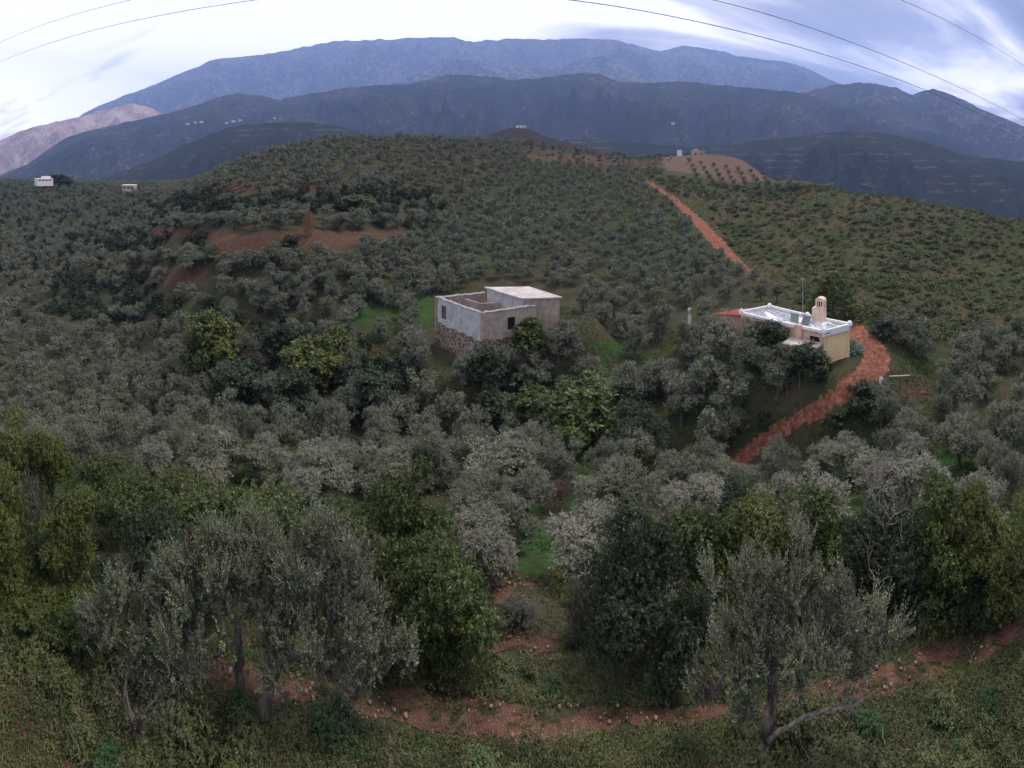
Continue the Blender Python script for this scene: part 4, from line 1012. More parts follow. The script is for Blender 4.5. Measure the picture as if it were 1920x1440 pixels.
# stones on the gravel path
rg = np.random.default_rng(12); ac = Acc(); n = 6000
r = np.sqrt(rg.uniform(6.5**2, 14**2, n)); xp = rg.uniform(-60, 1980, n); a = (xp-960)/S; x, y = r*np.sin(a), r*np.cos(a); z = ground(x, y); yp = HZ-S*z/r
m = in_any(ROADPOLY, xp, yp, r); ico = np.array([(1,0,0),(-1,0,0),(0,1,0),(0,-1,0),(0,0,1),(0,0,-1)], float)
tri = np.array([(0,2,4),(2,1,4),(1,3,4),(3,0,4),(2,0,5),(1,2,5),(3,1,5),(0,3,5)])
V = []; F = []; nn = 0
for X_, Y_, Z_ in zip(x[m], y[m], z[m]):
    s = rg.uniform(.25, 1)**4*.055+.008; v = ico*rg.uniform(.6, 1.2, (6, 3))*s*np.array([1, 1, .6]); q = rg.uniform(0, 6.28); c, sn = math.cos(q), math.sin(q)
    v = np.stack([v[:, 0]*c-v[:, 1]*sn+X_, v[:, 0]*sn+v[:, 1]*c+Y_, v[:, 2]+Z_+.055], 1); V.append(v); F.append(tri+nn); nn += 6
st = NT('stone', .9, .2); sg_ = st.pos() and st._pos
MS = st.color(st.mix(sg_.outputs['Random Per Island'], (.16, .085, .06), (.34, .25, .19)))
tag(mesh_np('stones', np.concatenate(V), np.concatenate(F), MS), 'small pale and red stones scattered over the gravel', 'stones', kind='stuff')

# ------------------------------------------------------------------ the orchard on the far shoulder
rg = np.random.default_rng(55)
OS = [make_olive(400+i, 120, 5, .4, .36, .17, ML_olive, R=1.3, H=2.4, n=7)[0] for i in range(2)]
for i in range(10):
    for j in range(5):
        x = 1292+i*23+j*5; y = 306+i*3.4+j*9.5+ (i*.6)
        if not (1262 < x < 1500): continue
        r = hit(x, y, 150)
        if r is None or r > 330: continue
        p = ground_at(x, r); s = rg.uniform(.8, 1.15)
        plant(OS[(i+j) % 2], 'olive_tree', p, s, s, rg.uniform(0, 6), 'small dark olive tree in the planted rows on pale soil, far right shoulder', 'olive tree', 'young olive trees in rows')
for i, x in enumerate(range(905, 1180, 22)):
    r = 198+rg.uniform(-6, 6); p = ground_at(x, r); s = rg.uniform(.9, 1.5)
    plant(OS[i % 2], 'olive_tree', p, s, s*1.1, rg.uniform(0, 6), 'dark tree in the loose line along the hilltop skyline', 'olive tree', 'trees along the hilltop')
for i, x in enumerate((1216, 1228, 1240, 1252, 1264, 1288)):
    r = 232; p = ground_at(x, r); s = rg.uniform(.9, 1.2)
    plant(OS[i % 2], 'olive_tree', p, s, s, rg.uniform(0, 6), 'small dark tree beside the far white shed', 'olive tree', 'trees beside the far shed')

# ------------------------------------------------------------------ buildings
def plaster(name, a, b, stain, sc=1.2, streak=True):
    m = NT(name, .95, .1); n1 = m.noise(sc, 5, .6); n2 = m.noise(sc*3.5, 5, .65, stretch=(1, 1, .22) if streak else None); n3 = m.noise(sc*9, 4, .7)
    c = m.mix(m.step(n1, .35, .65), a, b)
    c = m.mix(m.math('MULTIPLY', m.step(n2, .52, .70), .75), c, stain)
    c = m.mix(m.math('MULTIPLY', m.step(n3, .58, .70), .5), c, tuple(v*.5 for v in stain))
    m.bump(n3, .03, .6); return m.color(c)
M_grey = plaster('grey_plaster', (.40, .385, .385), (.54, .525, .52), (.17, .165, .165))
M_tan = plaster('tan_plaster', (.38, .29, .22), (.50, .40, .32), (.24, .17, .13))
M_conc = plaster('concrete', (.46, .41, .38), (.60, .54, .50), (.36, .31, .29), .9, False)
M_cop = plaster('weathered_coping', (.26, .235, .22), (.36, .33, .31), (.15, .13, .12), 1.5, False)
M_inner = plaster('inner_plaster', (.28, .21, .18), (.38, .30, .25), (.16, .12, .10))
ms = NT('rubble_stone', .95, .1); sv_ = ms.vor(4.2, out='Color'); dd = ms.vor(4.2, feat='DISTANCE_TO_EDGE'); sp = ms.new('ShaderNodeSeparateColor'); ms.l.new(sv_, sp.inputs[0])
c = ms.mix(sp.outputs[0], (.20, .13, .09), (.50, .39, .30)); c = ms.mix(ms.math('MULTIPLY', ms.step(sp.outputs[1], .7, .75), .7), c, (.62, .53, .46))
c = ms.mix(ms.step(dd, .10, .03), c, (.07, .048, .036)); ms.bump(ms.step(dd, .0, .15), .08, 1); M_stone = ms.color(c)
M_cream = plaster('cream_paint', (.78, .55, .27), (.86, .64, .36), (.64, .45, .24), .5)
M_chim = plaster('pale_peach_paint', (.74, .54, .40), (.80, .61, .47), (.58, .40, .30), .8)
M_peach = plaster('peach_paint', (.56, .36, .26), (.64, .44, .33), (.36, .22, .17), .8)
mw = NT('peeling_white_roof', .8, .2); w1 = mw.noise(.8, 5, .6, stretch=(1, .45, 1)); w2 = mw.noise(4, 4)
M_white = mw.color(mw.mix(mw.step(w1, .40, .52), (.84, .83, .82), mw.mix(mw.step(w2, .4, .6), (.17, .18, .21), (.45, .46, .50))))
M_para = plaster('white_parapet', (.74, .72, .70), (.82, .80, .78), (.50, .46, .43), 1.2)
M_red = plaster('red_roof_paint', (.27, .065, .055), (.34, .09, .075), (.22, .08, .065), .8, False)
M_darkw = NT('dark_opening', .9).color((.022, .016, .018)); M_boards = plaster('weathered_boards', (.10, .075, .065), (.15, .11, .095), (.05, .04, .035), 2)
M_steel = NT('galvanised_metal', .45, .5).color((.45, .47, .50)); M_steel.node_tree.nodes['Principled BSDF'].inputs['Metallic'].default_value = .6
M_glass = NT('collector_glass', .15, .5).color((.10, .14, .16)); M_plastic = NT('white_plastic', .5, .4).color((.78, .78, .78))
def bm_poly(acc, pts, z0, z1):
    """upright prism over a plan polygon; z1 may be a list, one height per corner"""
    n = len(pts); zt = z1 if isinstance(z1, (list, tuple)) else [z1]*n; zb = z0 if isinstance(z0, (list, tuple)) else [z0]*n
    area = sum(pts[i][0]*pts[(i+1) % n][1]-pts[(i+1) % n][0]*pts[i][1] for i in range(n))
    if area < 0: pts = pts[::-1]; zt = zt[::-1]; zb = zb[::-1]
    k = len(acc[0]); acc[0].extend([(p[0], p[1], zb[i]) for i, p in enumerate(pts)]+[(p[0], p[1], zt[i]) for i, p in enumerate(pts)])
    acc[1].extend([tuple(k+i for i in range(n))[::-1], tuple(k+n+i for i in range(n))]+[(k+i, k+(i+1) % n, k+n+(i+1) % n, k+n+i) for i in range(n)])
def build(name, acc, mat, parent=None, origin=None):
    me = bpy.data.meshes.new(name); v = [(p[0]-(origin[0] if origin is not None else 0), p[1]-(origin[1] if origin is not None else 0), p[2]-(origin[2] if origin is not None else 0)) for p in acc[0]]
    me.from_pydata(v, [], acc[1]); me.materials.append(mat); me.update()
    o = link(name, me, parent); return o
def wallseg(acc, A, B, z0, z1, th=.35, holes=(), zt2=None):
    """wall from A to B (plan), thickness to the left of AB; holes (u0,u1,v0,v1) in metres"""
    A = np.array(A, float); B = np.array(B, float); d = B-A; L = np.linalg.norm(d); d /= L; nml = np.array([-d[1], d[0]])
    def seg(u0, u1, a, b, tb=None):
        if u1-u0 < 1e-4: return
        pts = [tuple(A+d*u0), tuple(A+d*u1), tuple(A+d*u1+nml*th), tuple(A+d*u0+nml*th)]
        if zt2 is not None and b is None:
            h0 = z1+(zt2-z1)*u0/L; h1 = z1+(zt2-z1)*u1/L; bm_poly(acc, pts, a, [h0, h1, h1, h0])
        else: bm_poly(acc, pts, a, z1 if b is None else b)
    u = 0
    for (u0, u1, v0, v1) in sorted(holes):
        seg(u, u0, z0, None); seg(u0, u1, z0, z0+v0); seg(u0, u1, z0+v1, None); u = u1
    seg(u, L, z0, None)
    return d, nml
def at(x, y, z):
    """plan point seen at photo (x, y) if it lies at height z"""
    r = z*S/(HZ-y); a = (x-960)/S; return (r*math.sin(a), r*math.cos(a))

# --- the ruined house
zt = -16.45; zp = -19.45
A = at(816, 557, zt); B = at(901, 588, zt); C_ = at(1006, 573, zt); E_ = at(907, 548, zt)
org = np.array([(A[0]+B[0])/2+3, (A[1]+B[1])/2+2, -22.5])
ru = empty('ruined_house', org); tag(ru, 'roofless grey and tan ruined house on a rubble stone base with one flat roofed room', 'house')
def part(name, acc, mat, parent=ru, o=None): return build(name, acc, mat, parent, org if o is None else o)
ac = ([], []); dAB, nAB = wallseg(ac, A, B, zp, zt, .4, [(1.15, 2.0, .75, 2.35)]); w1_ = part('wall', ac, M_grey); w1_['label'] = 'grey plastered front wall'
ac = ([], []); dBC, nBC = wallseg(ac, (B[0]+nAB[0]*0, B[1]), C_, zp, zt, .4, [(3.15, 4.1, .75, 2.15)]); w2_ = part('wall', ac, M_tan); w2_['label'] = 'tan plastered side wall'
ac = ([], []); wallseg(ac, E_, (A[0]+dAB[0]*.0, A[1]), zp-1, zt, .4); w = part('wall', ac, M_inner)
cp = lambda P0, P1, w=.52: None
def coping(P0, P1, z):
    ac = ([], []); P0 = np.array(P0); P1 = np.array(P1); d = nrm(P1-P0); n_ = np.array([-d[1], d[0]])
    a0 = P0-n_*.05-d*.05; b0 = P1-n_*.05+d*.05
    n = max(3, int(np.linalg.norm(b0-a0)/.35)); rq = np.random.default_rng(int(abs(P0[0])*100)); hs = rq.uniform(.02, .13, n+1); sd_ = rq.uniform(-.03, .04, n)
    for i in range(n):
        p_ = a0+(b0-a0)*i/n-n_*sd_[i]; q_ = a0+(b0-a0)*(i+1)/n-n_*sd_[i]
        bm_poly(ac, [tuple(p_), tuple(q_), tuple(q_+n_*.48), tuple(p_+n_*.48)], z+.003, [z+hs[i], z+hs[i+1], z+hs[i+1], z+hs[i]])
    part('coping', ac, M_cop)
coping(A, np.array(B)-dAB*.0, zt); coping(np.array(B)+dBC*.55, C_, zt); coping(E_, np.array(A)+nrm(np.array(E_)-np.array(A))*.5, zt)
# openings
def shutter(P0, d, n_, u0, u1, v0, v1, mat, depth=.22, name='window'):
    P0 = np.array(P0); a0 = P0+d*u0+n_*depth; b0 = P0+d*u1+n_*depth; ac = ([], [])
    bm_poly(ac, [tuple(a0), tuple(b0), tuple(b0+n_*.05), tuple(a0+n_*.05)], zp+v0, zp+v1); w_ = part(name, ac, mat)
    ac = ([], []); P1 = P0-n_*.06
    bm_poly(ac, [tuple(P1+d*(u0-.1)), tuple(P1+d*(u1+.1)), tuple(P1+d*(u1+.1)+n_*.24), tuple(P1+d*(u0-.1)+n_*.24)], zp+v0-.09, zp+v0-.003)
    build('sill', ac, M_conc, w_, org)
shutter(A, dAB, nAB, 1.15, 2.0, .75, 2.35, M_boards, .14); shutter(B, dBC, nBC, 3.15, 4.1, .75, 2.15, M_darkw, .3)
# stone base
def off(Pt, n_, k): return (Pt[0]-n_[0]*k, Pt[1]-n_[1]*k)
def ragged(P0, P1, th, ztop):
    P0 = np.array(P0); P1 = np.array(P1); L = np.linalg.norm(P1-P0); n = int(L/.22); ac = ([], []); rq = np.random.default_rng(int(L*100)); h = 0
    zs = ztop+.10+np.convolve(rq.normal(0, .16, n+5), np.ones(3)/3, 'same')[2:n+3]
    for i in range(n):
        a0 = P0+(P1-P0)*i/n; b0 = P0+(P1-P0)*(i+1)/n; d = nrm(P1-P0); m_ = np.array([-d[1], d[0]])
        bm_poly(ac, [tuple(a0), tuple(b0), tuple(b0+m_*th), tuple(a0+m_*th)], -24.5, [zs[i], zs[i+1], zs[i+1], zs[i]])
    return ac
sb = part('stone_base', ragged(off(A, nAB, .045), off(B, nAB, .045), .04, zp), M_stone); ac = ([], []); wallseg(ac, A, B, -24.5, zp-.003, .5); part('stone_base', ac, M_stone)
sb = part('stone_base', ragged(np.array(off(B, nBC, .045))+dBC*.0, np.array(off(C_, nBC, .045))+dBC*.0, .04, zp), M_stone); ac = ([], []); wallseg(ac, np.array(B)+dBC*.01, np.array(C_)+dBC*2.5, -24.5, zp-.005, .5); part('stone_base', ac, M_stone)
# floor of the open rooms
ac = ([], []); bm_poly(ac, [tuple(np.array(A)+(.3, 0)), tuple(np.array(B)+(0, .3)), tuple(np.array(C_)+(-.2, .2)), at(985, 556, -15.6), tuple(np.array(E_)+(.2, -.2))], zp-.6, zp+.05); part('floor', ac, M_inner)
F1 = at(872, 560, -16.6); F2 = at(899, 569, -16.6); F3 = at(938, 567, -16.6)
ac = ([], []); wallseg(ac, F1, F2, zp+.06, -16.6, .2, [(.5, 1.2, .05, 2.0)]); part('partition', ac, M_inner)
ac = ([], []); d_, n_ = wallseg(ac, np.array(F2)+(.03, .0), F3, zp+.06, -16.63, .2, [(.8, 1.6, 0.05, 2.1)]); part('partition', ac, M_inner)
# roofed room, taller
R4 = at(980, 558, -15.7); R3 = at(1049, 557, -15.7); R1 = at(913, 539, -15.3); R2_ = at(990, 539, -15.3)
ac = ([], []); wallseg(ac, R4, R3, -20.5, -15.82, .35); part('wall', ac, M_tan)
ac = ([], []); wallseg(ac, R1, np.array(R4)-nrm(np.array(R4)-np.array(R1))*.003, -20.5, -15.42, .35, zt2=-15.82); part('wall', ac, M_grey)
ac = ([], []); wallseg(ac, np.array(R3)+(0, .36), R2_, -20.5, -15.82, .35, zt2=-15.42); part('wall', ac, M_tan)
ac = ([], []); wallseg(ac, np.array(R2_)+(-.36, .0), np.array(R1)+(.36, .36), -20.5, -15.42, .35); part('wall', ac, M_tan)
def grow(pts, k):
    c = np.mean(pts, 0); return [tuple(np.array(p)+nrm(np.array(p)-c)*k) for p in pts]
rp = grow([R4, R3, R2_, R1], .35); ac = ([], []); bm_poly(ac, rp, [-15.815, -15.815, -15.415, -15.415], [-15.66, -15.66, -15.26, -15.26]); rf = part('roof', ac, M_conc)
p = ground_at(867, hit(867, 680)); tb = Acc()
tb.add(*tube([(0, 0, 0), (0, 0, .03), (0, 0, .32), (0, 0, .36), (0, 0, .34), (0, 0, .06)], [.18, .36, .42, .45, .40, .33], 18))
tub = mesh_np('washtub', *tb.get(), M_plastic); tub.location = p; tag(tub, 'white washtub lying on bare ground below the ruin', 'tub')

# --- the yellow house beside the road
zr = -15.3
Q1 = np.array(at(1545, 625, zr)); Q2 = np.array(at(1593, 612, zr)); Q3 = np.array(at(1390, 589, zr)); Q4 = np.array(at(1443, 578, zr))
org2 = np.array([*(Q1+Q3)/2, -18.6]); yh = empty('yellow_house', org2)
tag(yh, 'cream walled low house with white flat roof and tall chimney by the red road', 'house')
def part2(name, acc, mat, parent=yh): return build(name, acc, mat, parent, org2)
ac = ([], []); d12, n12 = wallseg(ac, Q1, Q2, -20.5, zr-.1, .3); part2('wall', ac, M_cream)
u31 = nrm(Q1-Q3); n31 = np.array([-u31[1], u31[0]]); L31 = np.linalg.norm(Q1-Q3)
ac = ([], []); wallseg(ac, Q3, Q1-u31*.003, -20.5, zr-.1, .3, [(L31-3.2, L31-2.3, 1.2, 4.1), (L31-1.45, L31-.45, 4.15, 4.75), (2.2, 3.2, 2.6, 4.0), (4.5, 5.4, 1.2, 4.0)]); part2('wall', ac, M_peach)
ac = ([], []); wallseg(ac, Q2-n12*0, Q4, -20.5, zr-.1, .3); part2('wall', ac, M_cream)
ac = ([], []); wallseg(ac, Q4, Q3, -20.5, zr-.1, .3); part2('wall', ac, M_cream)
def pane(u0, u1, v0, v1, name='window', mat=M_darkw):
    a0 = Q3+u31*u0+n31*.18; b0 = Q3+u31*u1+n31*.18; ac = ([], []); bm_poly(ac, [tuple(a0), tuple(b0), tuple(b0+n31*.05), tuple(a0+n31*.05)], -20.5+v0, -20.5+v1); return part2(name, ac, mat)
pane(L31-3.2, L31-2.3, 1.2, 4.1, 'door', M_boards); pane(L31-1.45, L31-.45, 4.15, 4.75); pane(2.2, 3.2, 2.6, 4.0); pane(4.5, 5.4, 1.2, 4.0, 'door', M_boards)
rp = [tuple(Q1), tuple(Q2), tuple(Q4), tuple(Q3)]
ac = ([], []); bm_poly(ac, grow(rp, .18), zr-.096, zr+.06); rf = part2('roof', ac, M_white)
for P0, P1 in ((Q1, Q2), (Q2, Q4), (Q4, Q3), (Q3, Q1)):   # parapet with scalloped corners
    d = nrm(P1-P0); n_ = np.array([-d[1], d[0]]); a0 = P0-n_*.17-d*.15; b0 = P1-n_*.17+d*(-.12); ac = ([], [])
    bm_poly(ac, [tuple(a0), tuple(b0), tuple(b0+n_*.2), tuple(a0+n_*.2)], zr-.25 if P0 is Q1 else zr+.063, zr+.30); build('parapet', ac, M_para, rf, org2)
for Pt in (Q1, Q2, Q4, Q3, (Q1+Q3)/2, (Q2+Q4)/2):
    a2 = Acc(); c = Pt-org2[:2]; z = zr+.30-org2[2]
    a2.add(*tube([(c[0], c[1], z-.2), (c[0], c[1], z), (c[0], c[1], z+.14), (c[0], c[1], z+.22), (c[0], c[1], z+.25)], [.26, .26, .20, .10, .01], 12)); mesh_np('parapet_knob', *a2.get(), M_para, parent=rf, smooth=True)
# chimney
cc = np.array(at(1536, 601, zr+.05)); e1 = u31; e2 = n31
def rect(c, a, b): return [tuple(c-e1*a-e2*b), tuple(c+e1*a-e2*b), tuple(c+e1*a+e2*b), tuple(c-e1*a+e2*b)]
ac = ([], []); bm_poly(ac, rect(cc, .62, .30), zr+.063, zr+1.25); ch = part2('chimney', ac, M_chim)
ac = ([], []); bm_poly(ac, rect(cc, .62, .30), [zr+1.25]*4, [zr+1.26, zr+1.62, zr+1.62, zr+1.26]); build('chimney_shoulder', ac, M_chim, ch, org2)
c2 = cc+e1*.18; ac = ([], [])
for s_ in (-1, 1): bm_poly(ac, rect(c2+e1*.36*s_, .08, .29), zr+1.45, zr+1.95)
for s_ in (-.12, .12): bm_poly(ac, rect(c2+e1*s_, .035, .29), zr+1.55, zr+1.95)
bm_poly(ac, rect(c2, .45, .31), zr+1.953, zr+2.05); build('chimney_vent', ac, M_chim, ch, org2)
a2 = Acc(); th = np.linspace(0, PI, 9); prof_ = [(.44*math.cos(t), .26*math.sin(t)) for t in th]
V = []; 
for s_ in (-.3, .3):
    for a_, z_ in prof_: q = c2+e1*a_+e2*s_; V.append((q[0]-org2[0], q[1]-org2[1], zr+2.053+z_-org2[2]))
F = [(i, i+1, i+10, i+9) for i in range(8)]+[tuple(range(8, -1, -1)), tuple(range(9, 18))]
me = bpy.data.meshes.new('chimney_cap'); me.from_pydata(V, [], F); me.materials.append(M_chim); o = link('chimney_cap', me, ch)
ac = ([], []); bm_poly(ac, rect(c2, .30, .2), zr+1.5, zr+1.94); build('flue', ac, M_darkw, ch, org2)
# porch roof on pillars, on the side facing the camera
pz = zr-1.05; a0 = Q1-u31*.15; b0 = Q1-u31*3.3
ac = ([], []); bm_poly(ac, [tuple(a0), tuple(b0), tuple(b0-n31*1.9), tuple(a0-n31*1.1)], pz, pz+.18); part2('porch_roof', ac, M_conc)
for q in (b0-n31*1.7+u31*.25, a0-n31*.95-u31*.3):
    ac = ([], []); bm_poly(ac, rect(q, .16, .16), -20.8, pz-.003); part2('pillar', ac, M_peach)
ac = ([], []); bm_poly(ac, rect(Q1-u31*2.5-n31*.1, .35, .16), pz+.19, zr+.35); part2('pier', ac, M_peach)
# red roofed lean-to at the far end
zz = [-15.55, -15.35, -15.4, -15.6]
T = [at(1338, 587, -15.5), at(1400, 577, -15.35), at(1420, 580, -15.4), at(1386, 590, -15.55)]
ac = ([], []); bm_poly(ac, T, [z-.08 for z in zz], zz); part2('lean_to_roof', ac, M_red)
ac = ([], []); bm_poly(ac, grow(T, -.35), -20.5, [z-.09 for z in zz]); part2('lean_to_wall', ac, M_peach)
# things on the roof
def box_thing(name, c, a, b, z0, z1, mat, lab, cat, tilt=0, rz=0):
    ac = ([], []); bm_poly(ac, [(-a, -b), (a, -b), (a, b), (-a, b)], 0, z1-z0); o = build(name, ac, mat); o.location = (c[0], c[1], z0); o.rotation_euler = (tilt, 0, rz)
    bv = o.modifiers.new('bevel', 'BEVEL'); bv.width = min(a, b)*.12; bv.segments = 2
    return tag(o, lab, cat)
rzh = math.atan2(u31[1], u31[0])
col = empty('solar_collector', (*at(1511, 607, zr+.1), zr+.07), rzh, .68); tag(col, 'glazed solar collector tilted on a metal frame on the white roof', 'solar collector')
ac = ([], []); bm_poly(ac, [(-.55, -.05), (.55, -.05), (.55, .03), (-.55, .03)], 0, 1.15); o = build('collector_panel', ac, M_glass, col); o.rotation_euler = (math.radians(-42), 0, 0); o.location = (0, -.3, .08)
for sx in (-.6, .6):
    a2 = Acc(); a2.add(*tube([(sx, -.35, 0), (sx, .5, .9)], .025, 5)); a2.add(*tube([(sx, .5, 0), (sx, .5, .9)], .025, 5)); mesh_np('frame', *a2.get(), M_steel, parent=col)
a2 = Acc(); a2.add(*tube([(-.62, .5, 1.0), (-.6, .5, 1.0), (.6, .5, 1.0), (.62, .5, 1.0)], [.05, .2, .2, .05], 14)); mesh_np('tank', *a2.get(), M_steel, parent=col, smooth=True)
sc_ = empty('privacy_screen', (*at(1490, 606, zr+.1), zr+.07), rzh); tag(sc_, 'grey-green board standing on the roof left of the solar collector', 'board')
ac = ([], []); bm_poly(ac, [(-.42, -.03), (.42, -.03), (.42, .03), (-.42, .03)], .12, .95); build('board', ac, NT('green_board', .8).color((.24, .30, .25)), sc_)
for sx in (-.38, .38): a2 = Acc(); a2.add(*tube([(sx, .05, 0), (sx, .05, 1.0)], .025, 5)); mesh_np('post', *a2.get(), M_steel, parent=sc_)
def mast(x, y, ztop_px, lab, zb, arms):
    c = at(x, y, zb); r = math.hypot(*c); H = (y-ztop_px)*r/S; rt = empty('antenna', (c[0], c[1], zb)); tag(rt, lab, 'antenna')
    mesh_np('mast', *tube([(0, 0, 0), (0, 0, H*.5), (0, 0, H)], .025, 5), M_steel, parent=rt)
    for z, l in arms: mesh_np('aerial', *tube([(-l, 0, H*z), (l, 0, H*z)], .012, 4), M_steel, parent=rt)
mast(1505, 598, 519, 'tall thin antenna mast behind the white roof', zr+.07, [(.97, .25), (.93, .2), (.6, .12)])
mast(1389, 586, 566, 'short pole at the red roof end of the house', zr+.3, [(.9, .1)])
# pergola
pg = empty('pergola', (*at(1330, 592, -15.9), -15.9)); tag(pg, 'pale slatted pergola left of the red roof', 'pergola')
g0 = np.array(pg.location[:])
pc = [np.array((*at(a_, b_, -15.9), -15.9))-g0 for a_, b_ in ((1311, 594), (1335, 588), (1356, 591), (1336, 598))]
a2 = Acc()
for t in np.linspace(0, 1, 7): a2.add(*tube([pc[0]+(pc[1]-pc[0])*t, pc[3]+(pc[2]-pc[3])*t], .02, 4))
mesh_np('slats', *a2.get(), MB2, parent=pg)
for q in pc: a2 = Acc(); a2.add(*tube([q+(0, 0, -2.8), q], .035, 6)); mesh_np('post', *a2.get(), M_steel, parent=pg)
# white barbecue chimney among the olives
ro = hit(1293, 612); gx = ground_at(1293, ro); bq = empty('garden_oven', gx); tag(bq, 'white flared garden oven chimney among olives left of the house', 'oven')
zt_ = -(578-HZ)/S*ro-gx[2]
a2 = Acc(); a2.add(*tube([(0, 0, -.3), (0, 0, zt_-.9)], [.30, .28], 4)); mesh_np('oven_body', *a2.get(), M_para, parent=bq)
a2 = Acc(); a2.add(*tube([(0, 0, zt_-.9), (0, 0, zt_-.5), (0, 0, zt_-.35), (0, 0, zt_)], [.16, .16, .26, .30], 4)); mesh_np('oven_chimney', *a2.get(), M_para, parent=bq)
# agave
ag = ground_at(1604, 41.0); rg = np.random.default_rng(4); a2 = Acc()
for i in range(34):
    q = rg.uniform(0, 6.28); el = rg.uniform(.35, 1.4); L = rg.uniform(1.1, 1.7); d = np.array([math.cos(q)*math.cos(el), math.sin(q)*math.cos(el), math.sin(el)])
    t = np.linspace(0, 1, 6)[:, None]; pth = d*L*t+np.array([0, 0, -.25])*t**2*L*math.cos(el); a2.add(*tube(pth, [.05, .075, .07, .055, .03, .006], 5))
o = mesh_np('agave', *a2.get(), NT('agave_leaf', .6).color((.16, .20, .17)), smooth=True); o.location = ag; tag(o, 'grey-blue agave at the foot of the cream wall', 'agave')
# sack, beam, posts and net by the road
a2 = Acc(); a2.add(*tube([(0, 0, 0), (0, 0, .08), (.02, 0, .5), (.03, 0, .75), (0, 0, .85), (0, 0, .9)], [.10, .2, .18, .15, .06, .09], 9)); o = mesh_np('sack', *a2.get(), M_plastic, smooth=True); o.location = ground_at(1652, hit(1652, 728)); tag(o, 'upright white sack beside the red road', 'sack')
a2 = Acc(); p0 = ground_at(1668, hit(1668, 712)); p1 = ground_at(1706, hit(1706, 712)); a2.add(*tube([p0+(0, 0, .25), p1+(0, 0, .25)], .06, 6)); tag(mesh_np('concrete_beam', *a2.get(), M_conc), 'pale concrete beam lying on the bank right of the road bend', 'beam')
for i, (x, yb, yt) in enumerate(((1499, 732, 712), (1475, 745, 730), (1673, 705, 672), (1718, 765, 742))):
    r = hit(x, yb); p = ground_at(x, r); H = (yb-yt)*r/S+.4; o = mesh_np('fence_post', *tube([(0, 0, -.2), (.03, 0, H*.5), (0, 0, H)], .035, 6), MB2); o.location = p; tag(o, 'thin pale wooden post standing beside the red road near the house', 'post', 'thin posts by the road')
rn = hit(1888, 768); a2 = Acc(); P_ = ground_at(1888, rn); gx_, gy_ = np.meshgrid(np.linspace(-.8, .8, 14), np.linspace(-.5, .5, 10)); wx_ = gx_.ravel()+P_[0]; wy_ = gy_.ravel()+P_[1]
zz_ = ground(wx_, wy_)+.10+.25*np.clip(fbm(wx_*1.3, wy_*1.3, 9, 3), -.2, 1); tag(mesh_np('harvest_net', np.stack([wx_, wy_, zz_], 1), grid_faces(10, 14), NT('green_net', .8).color((.02, .07, .055)), smooth=True), 'bluish green harvest net heaped under the olives at right', 'net')

# --- far houses
def small_house(x, y, r, w, d, h, lab, mat, roofmat, rz=0, tiers=(), wins=((-.3, .45, .16, .4), (.25, .45, .16, .4)), z=None):
    a = (x-960)/S; bx, by = r*math.sin(a), r*math.cos(a); bz = (HZ-y)/S*r if z is None else z
    rt = empty('house', (bx, by, bz), -a+rz); tag(rt, lab, 'house')
    ac = ([], []); bm_poly(ac, [(-w/2, -d/2), (w/2, -d/2), (w/2, d/2), (-w/2, d/2)], -3, h); build('wall', ac, mat, rt)
    ac = ([], []); bm_poly(ac, [(-w/2-.3, -d/2-.3), (w/2+.3, -d/2-.3), (w/2+.3, d/2+.3), (-w/2-.3, d/2+.3)], h+.01, h+.3); build('roof', ac, roofmat, rt)
    for (u, v, ww, hh) in wins:
        ac = ([], []); cx = u*w; bm_poly(ac, [(cx-ww*w/2, -d/2-.05), (cx+ww*w/2, -d/2-.05), (cx+ww*w/2, -d/2+.05), (cx-ww*w/2, -d/2+.05)], h*(v-hh/2), h*(v+hh/2)); build('window', ac, M_darkw, rt)
    for (tx, tw, th) in tiers:
        ac = ([], []); bm_poly(ac, [(tx*w-tw*w/2, -d/3), (tx*w+tw*w/2, -d/3), (tx*w+tw*w/2, d/3), (tx*w-tw*w/2, d/3)], h+.31, h+th); build('upper_storey', ac, mat, rt)
    return rt
M_fw = plaster('far_white_wall', (.72, .66, .60), (.80, .75, .70), (.5, .42, .36), .3, False); M_ft = plaster('far_tan_wall', (.50, .34, .22), (.60, .44, .31), (.4, .3, .2), .3, False)
small_house(82, 340, 300, 11, 8, 1.6, 'white stepped house on the dark knoll at the left skyline', M_fw, M_fw, .3, [(.15, .5, 1.8)], ((-.36, .5, .12, .5), (-.15, .5, .12, .5), (.08, .5, .12, .5), (.3, .5, .12, .5)))
small_house(243, 356, 262, 7.5, 6, 2.8, 'tan house with white roof on the left skyline', M_ft, M_fw, -.3, (), ((-.32, .5, .14, .4), (0, .5, .14, .4), (.3, .5, .14, .4)))
small_house(1274, 291, 238, 2.6, 3, 2.5, 'tiny white shed on the ridge above the orchard', M_para, M_para, 0, (), ())
small_house(1309, 294, 238, 6.5, 5, 3.0, 'grey-tan flat roofed house above the orchard rows', M_tan, M_conc, .2, [(-.2, .35, 1.3)])
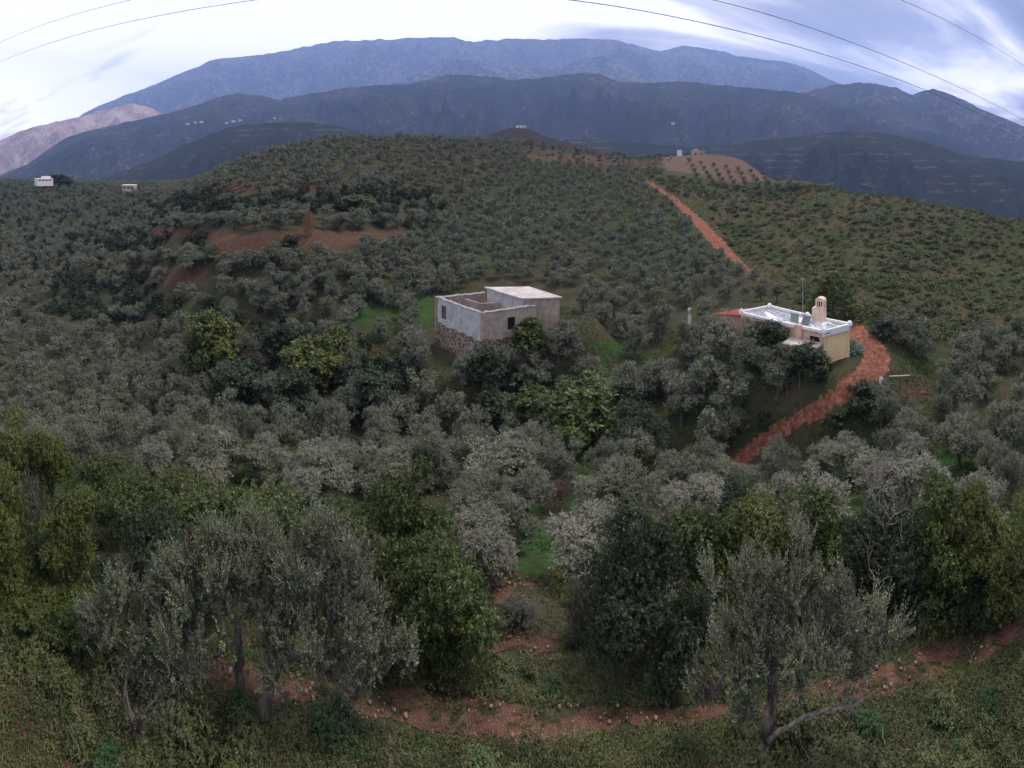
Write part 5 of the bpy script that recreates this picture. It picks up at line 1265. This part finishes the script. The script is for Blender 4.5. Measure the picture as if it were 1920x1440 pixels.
for i, (x, y, r, w, lab) in enumerate([(977, 241, 700, 14, 'long white farmhouse on the terraced knoll in the middle distance'), (1262, 232, 1750, 13, 'lone white house on the dark far ridge'),
    (352, 233, 1950, 16, 'far'), (366, 230, 1960, 12, 'far'), (378, 229, 1970, 15, 'far'), (425, 231, 1980, 14, 'far'), (438, 228, 2000, 18, 'far'), (450, 226, 2010, 15, 'far'), (515, 222, 2050, 12, 'far')]):
    lb = lab if lab != 'far' else 'tiny pale house of the hamlet scattered on the far left ridge'
    h_ = small_house(x, y, r, w, w*.6, 5 if r > 1000 else 4.5, lb, M_fw, M_fw, rng.uniform(-.4, .4))
    if lab == 'far': h_['group'] = 'far hamlet houses'
hill('hills', [(600,330),(840,285),(880,268),(905,260),(937,245),(955,240),(985,240),(1005,247),(1023,257),(1060,265),(1100,275),(1160,290),(1300,330)], 700, 560, 330, hill_mat('terraced_knoll', (.09, .055, .045), (.06, .055, .035), (.20, .14, .10), .56, .02, 1.3), 81, spur=.1, x0=700, x1=1220, na=220, nt=60, rough=.5)
# pale track on the near right hill
def track(pts, mat, name='track', w=4.0, lift=2.5):
    dg = bpy.context.evaluated_depsgraph_get(); L = []; R_ = []
    pts = np.array(pts, float); t = np.linspace(0, len(pts)-1, len(pts)*14); xs = np.interp(t, range(len(pts)), pts[:, 0]); ys = np.interp(t, range(len(pts)), pts[:, 1])
    C = []
    for x, y in zip(xs, ys):
        a = (x-960)/S; d = Vector((math.sin(a), math.cos(a), (HZ-y)/S)).normalized()
        hit_, loc, nn_, *_ = scene.ray_cast(dg, Vector((0, 0, 0))+d*420, d)
        if hit_: C.append(np.array(loc))
    if len(C) < 4: return
    C = np.array(C); dr = nrm(np.gradient(C, axis=0)); sd = np.cross(dr, (0, 0, 1)); sd = nrm(sd)
    v = np.stack([C-sd*w/2+(0, 0, lift*.4), C+sd*w/2+(0, 0, lift*.4)], 1).reshape(-1, 3)
    f = np.array([(2*i, 2*i+1, 2*i+3, 2*i+2) for i in range(len(C)-1) if np.linalg.norm(C[i+1]-C[i]) < 60]); o = mesh_np(name, v, f, mat); return tag(o, kind='structure')
scene.view_layers[0].update()
MT = NT('pale_track_soil', 1).color((.33, .27, .22))
track([(1575,284),(1610,291),(1650,299),(1667,296),(1648,290)], MT); track([(1470,290),(1500,305),(1540,322)], MT, w=3); track([(1590,340),(1640,352),(1670,350)], MT, w=3)

# ------------------------------------------------------------------ power lines overhead
MWIRE = NT('cable', .6, .3).color((.06, .06, .075))
WIRES = [
 ([(-60,145),(0,115),(110,76),(185,55),(290,30),(480,0),(620,-17)], 14, 'power line crossing the top left corner, the lower one'),
 ([(-60,112),(0,80),(30,66),(80,47),(150,24),(245,0),(330,-20)], 15, 'power line crossing the top left corner, the upper one'),
 ([(930,-12),(1062,0),(1260,30),(1460,77),(1610,125),(1760,178),(1920,257),(2000,305)], 12, 'lowest power line sweeping down to the right edge'),
 ([(1200,-24),(1335,0),(1460,32),(1610,85),(1760,146),(1920,225),(2000,272)], 12.6, 'middle power line of the three at upper right'),
 ([(1600,-35),(1687,0),(1810,55),(1920,125),(2000,182)], 13.5, 'topmost power line in the right corner'),
]
for pts, d, lab in WIRES:
    px_ = np.array(pts, float); t = np.linspace(0, 1, 60); xs = np.linspace(px_[0, 0], px_[-1, 0], 60)
    co = np.polyfit((px_[:, 0]-960)/S, px_[:, 1], 4 if len(pts) > 5 else 3); ys = np.polyval(co, (xs-960)/S)
    V = [P(x, y, d/max(.25, math.cos((x-960)/S))) for x, y in zip(xs, ys)]
    mid = np.array(V[30]); o = mesh_np('power_line', *tube(np.array(V)-mid, .011, 5), MWIRE); o.location = mid; tag(o, lab, 'power line', 'power lines')
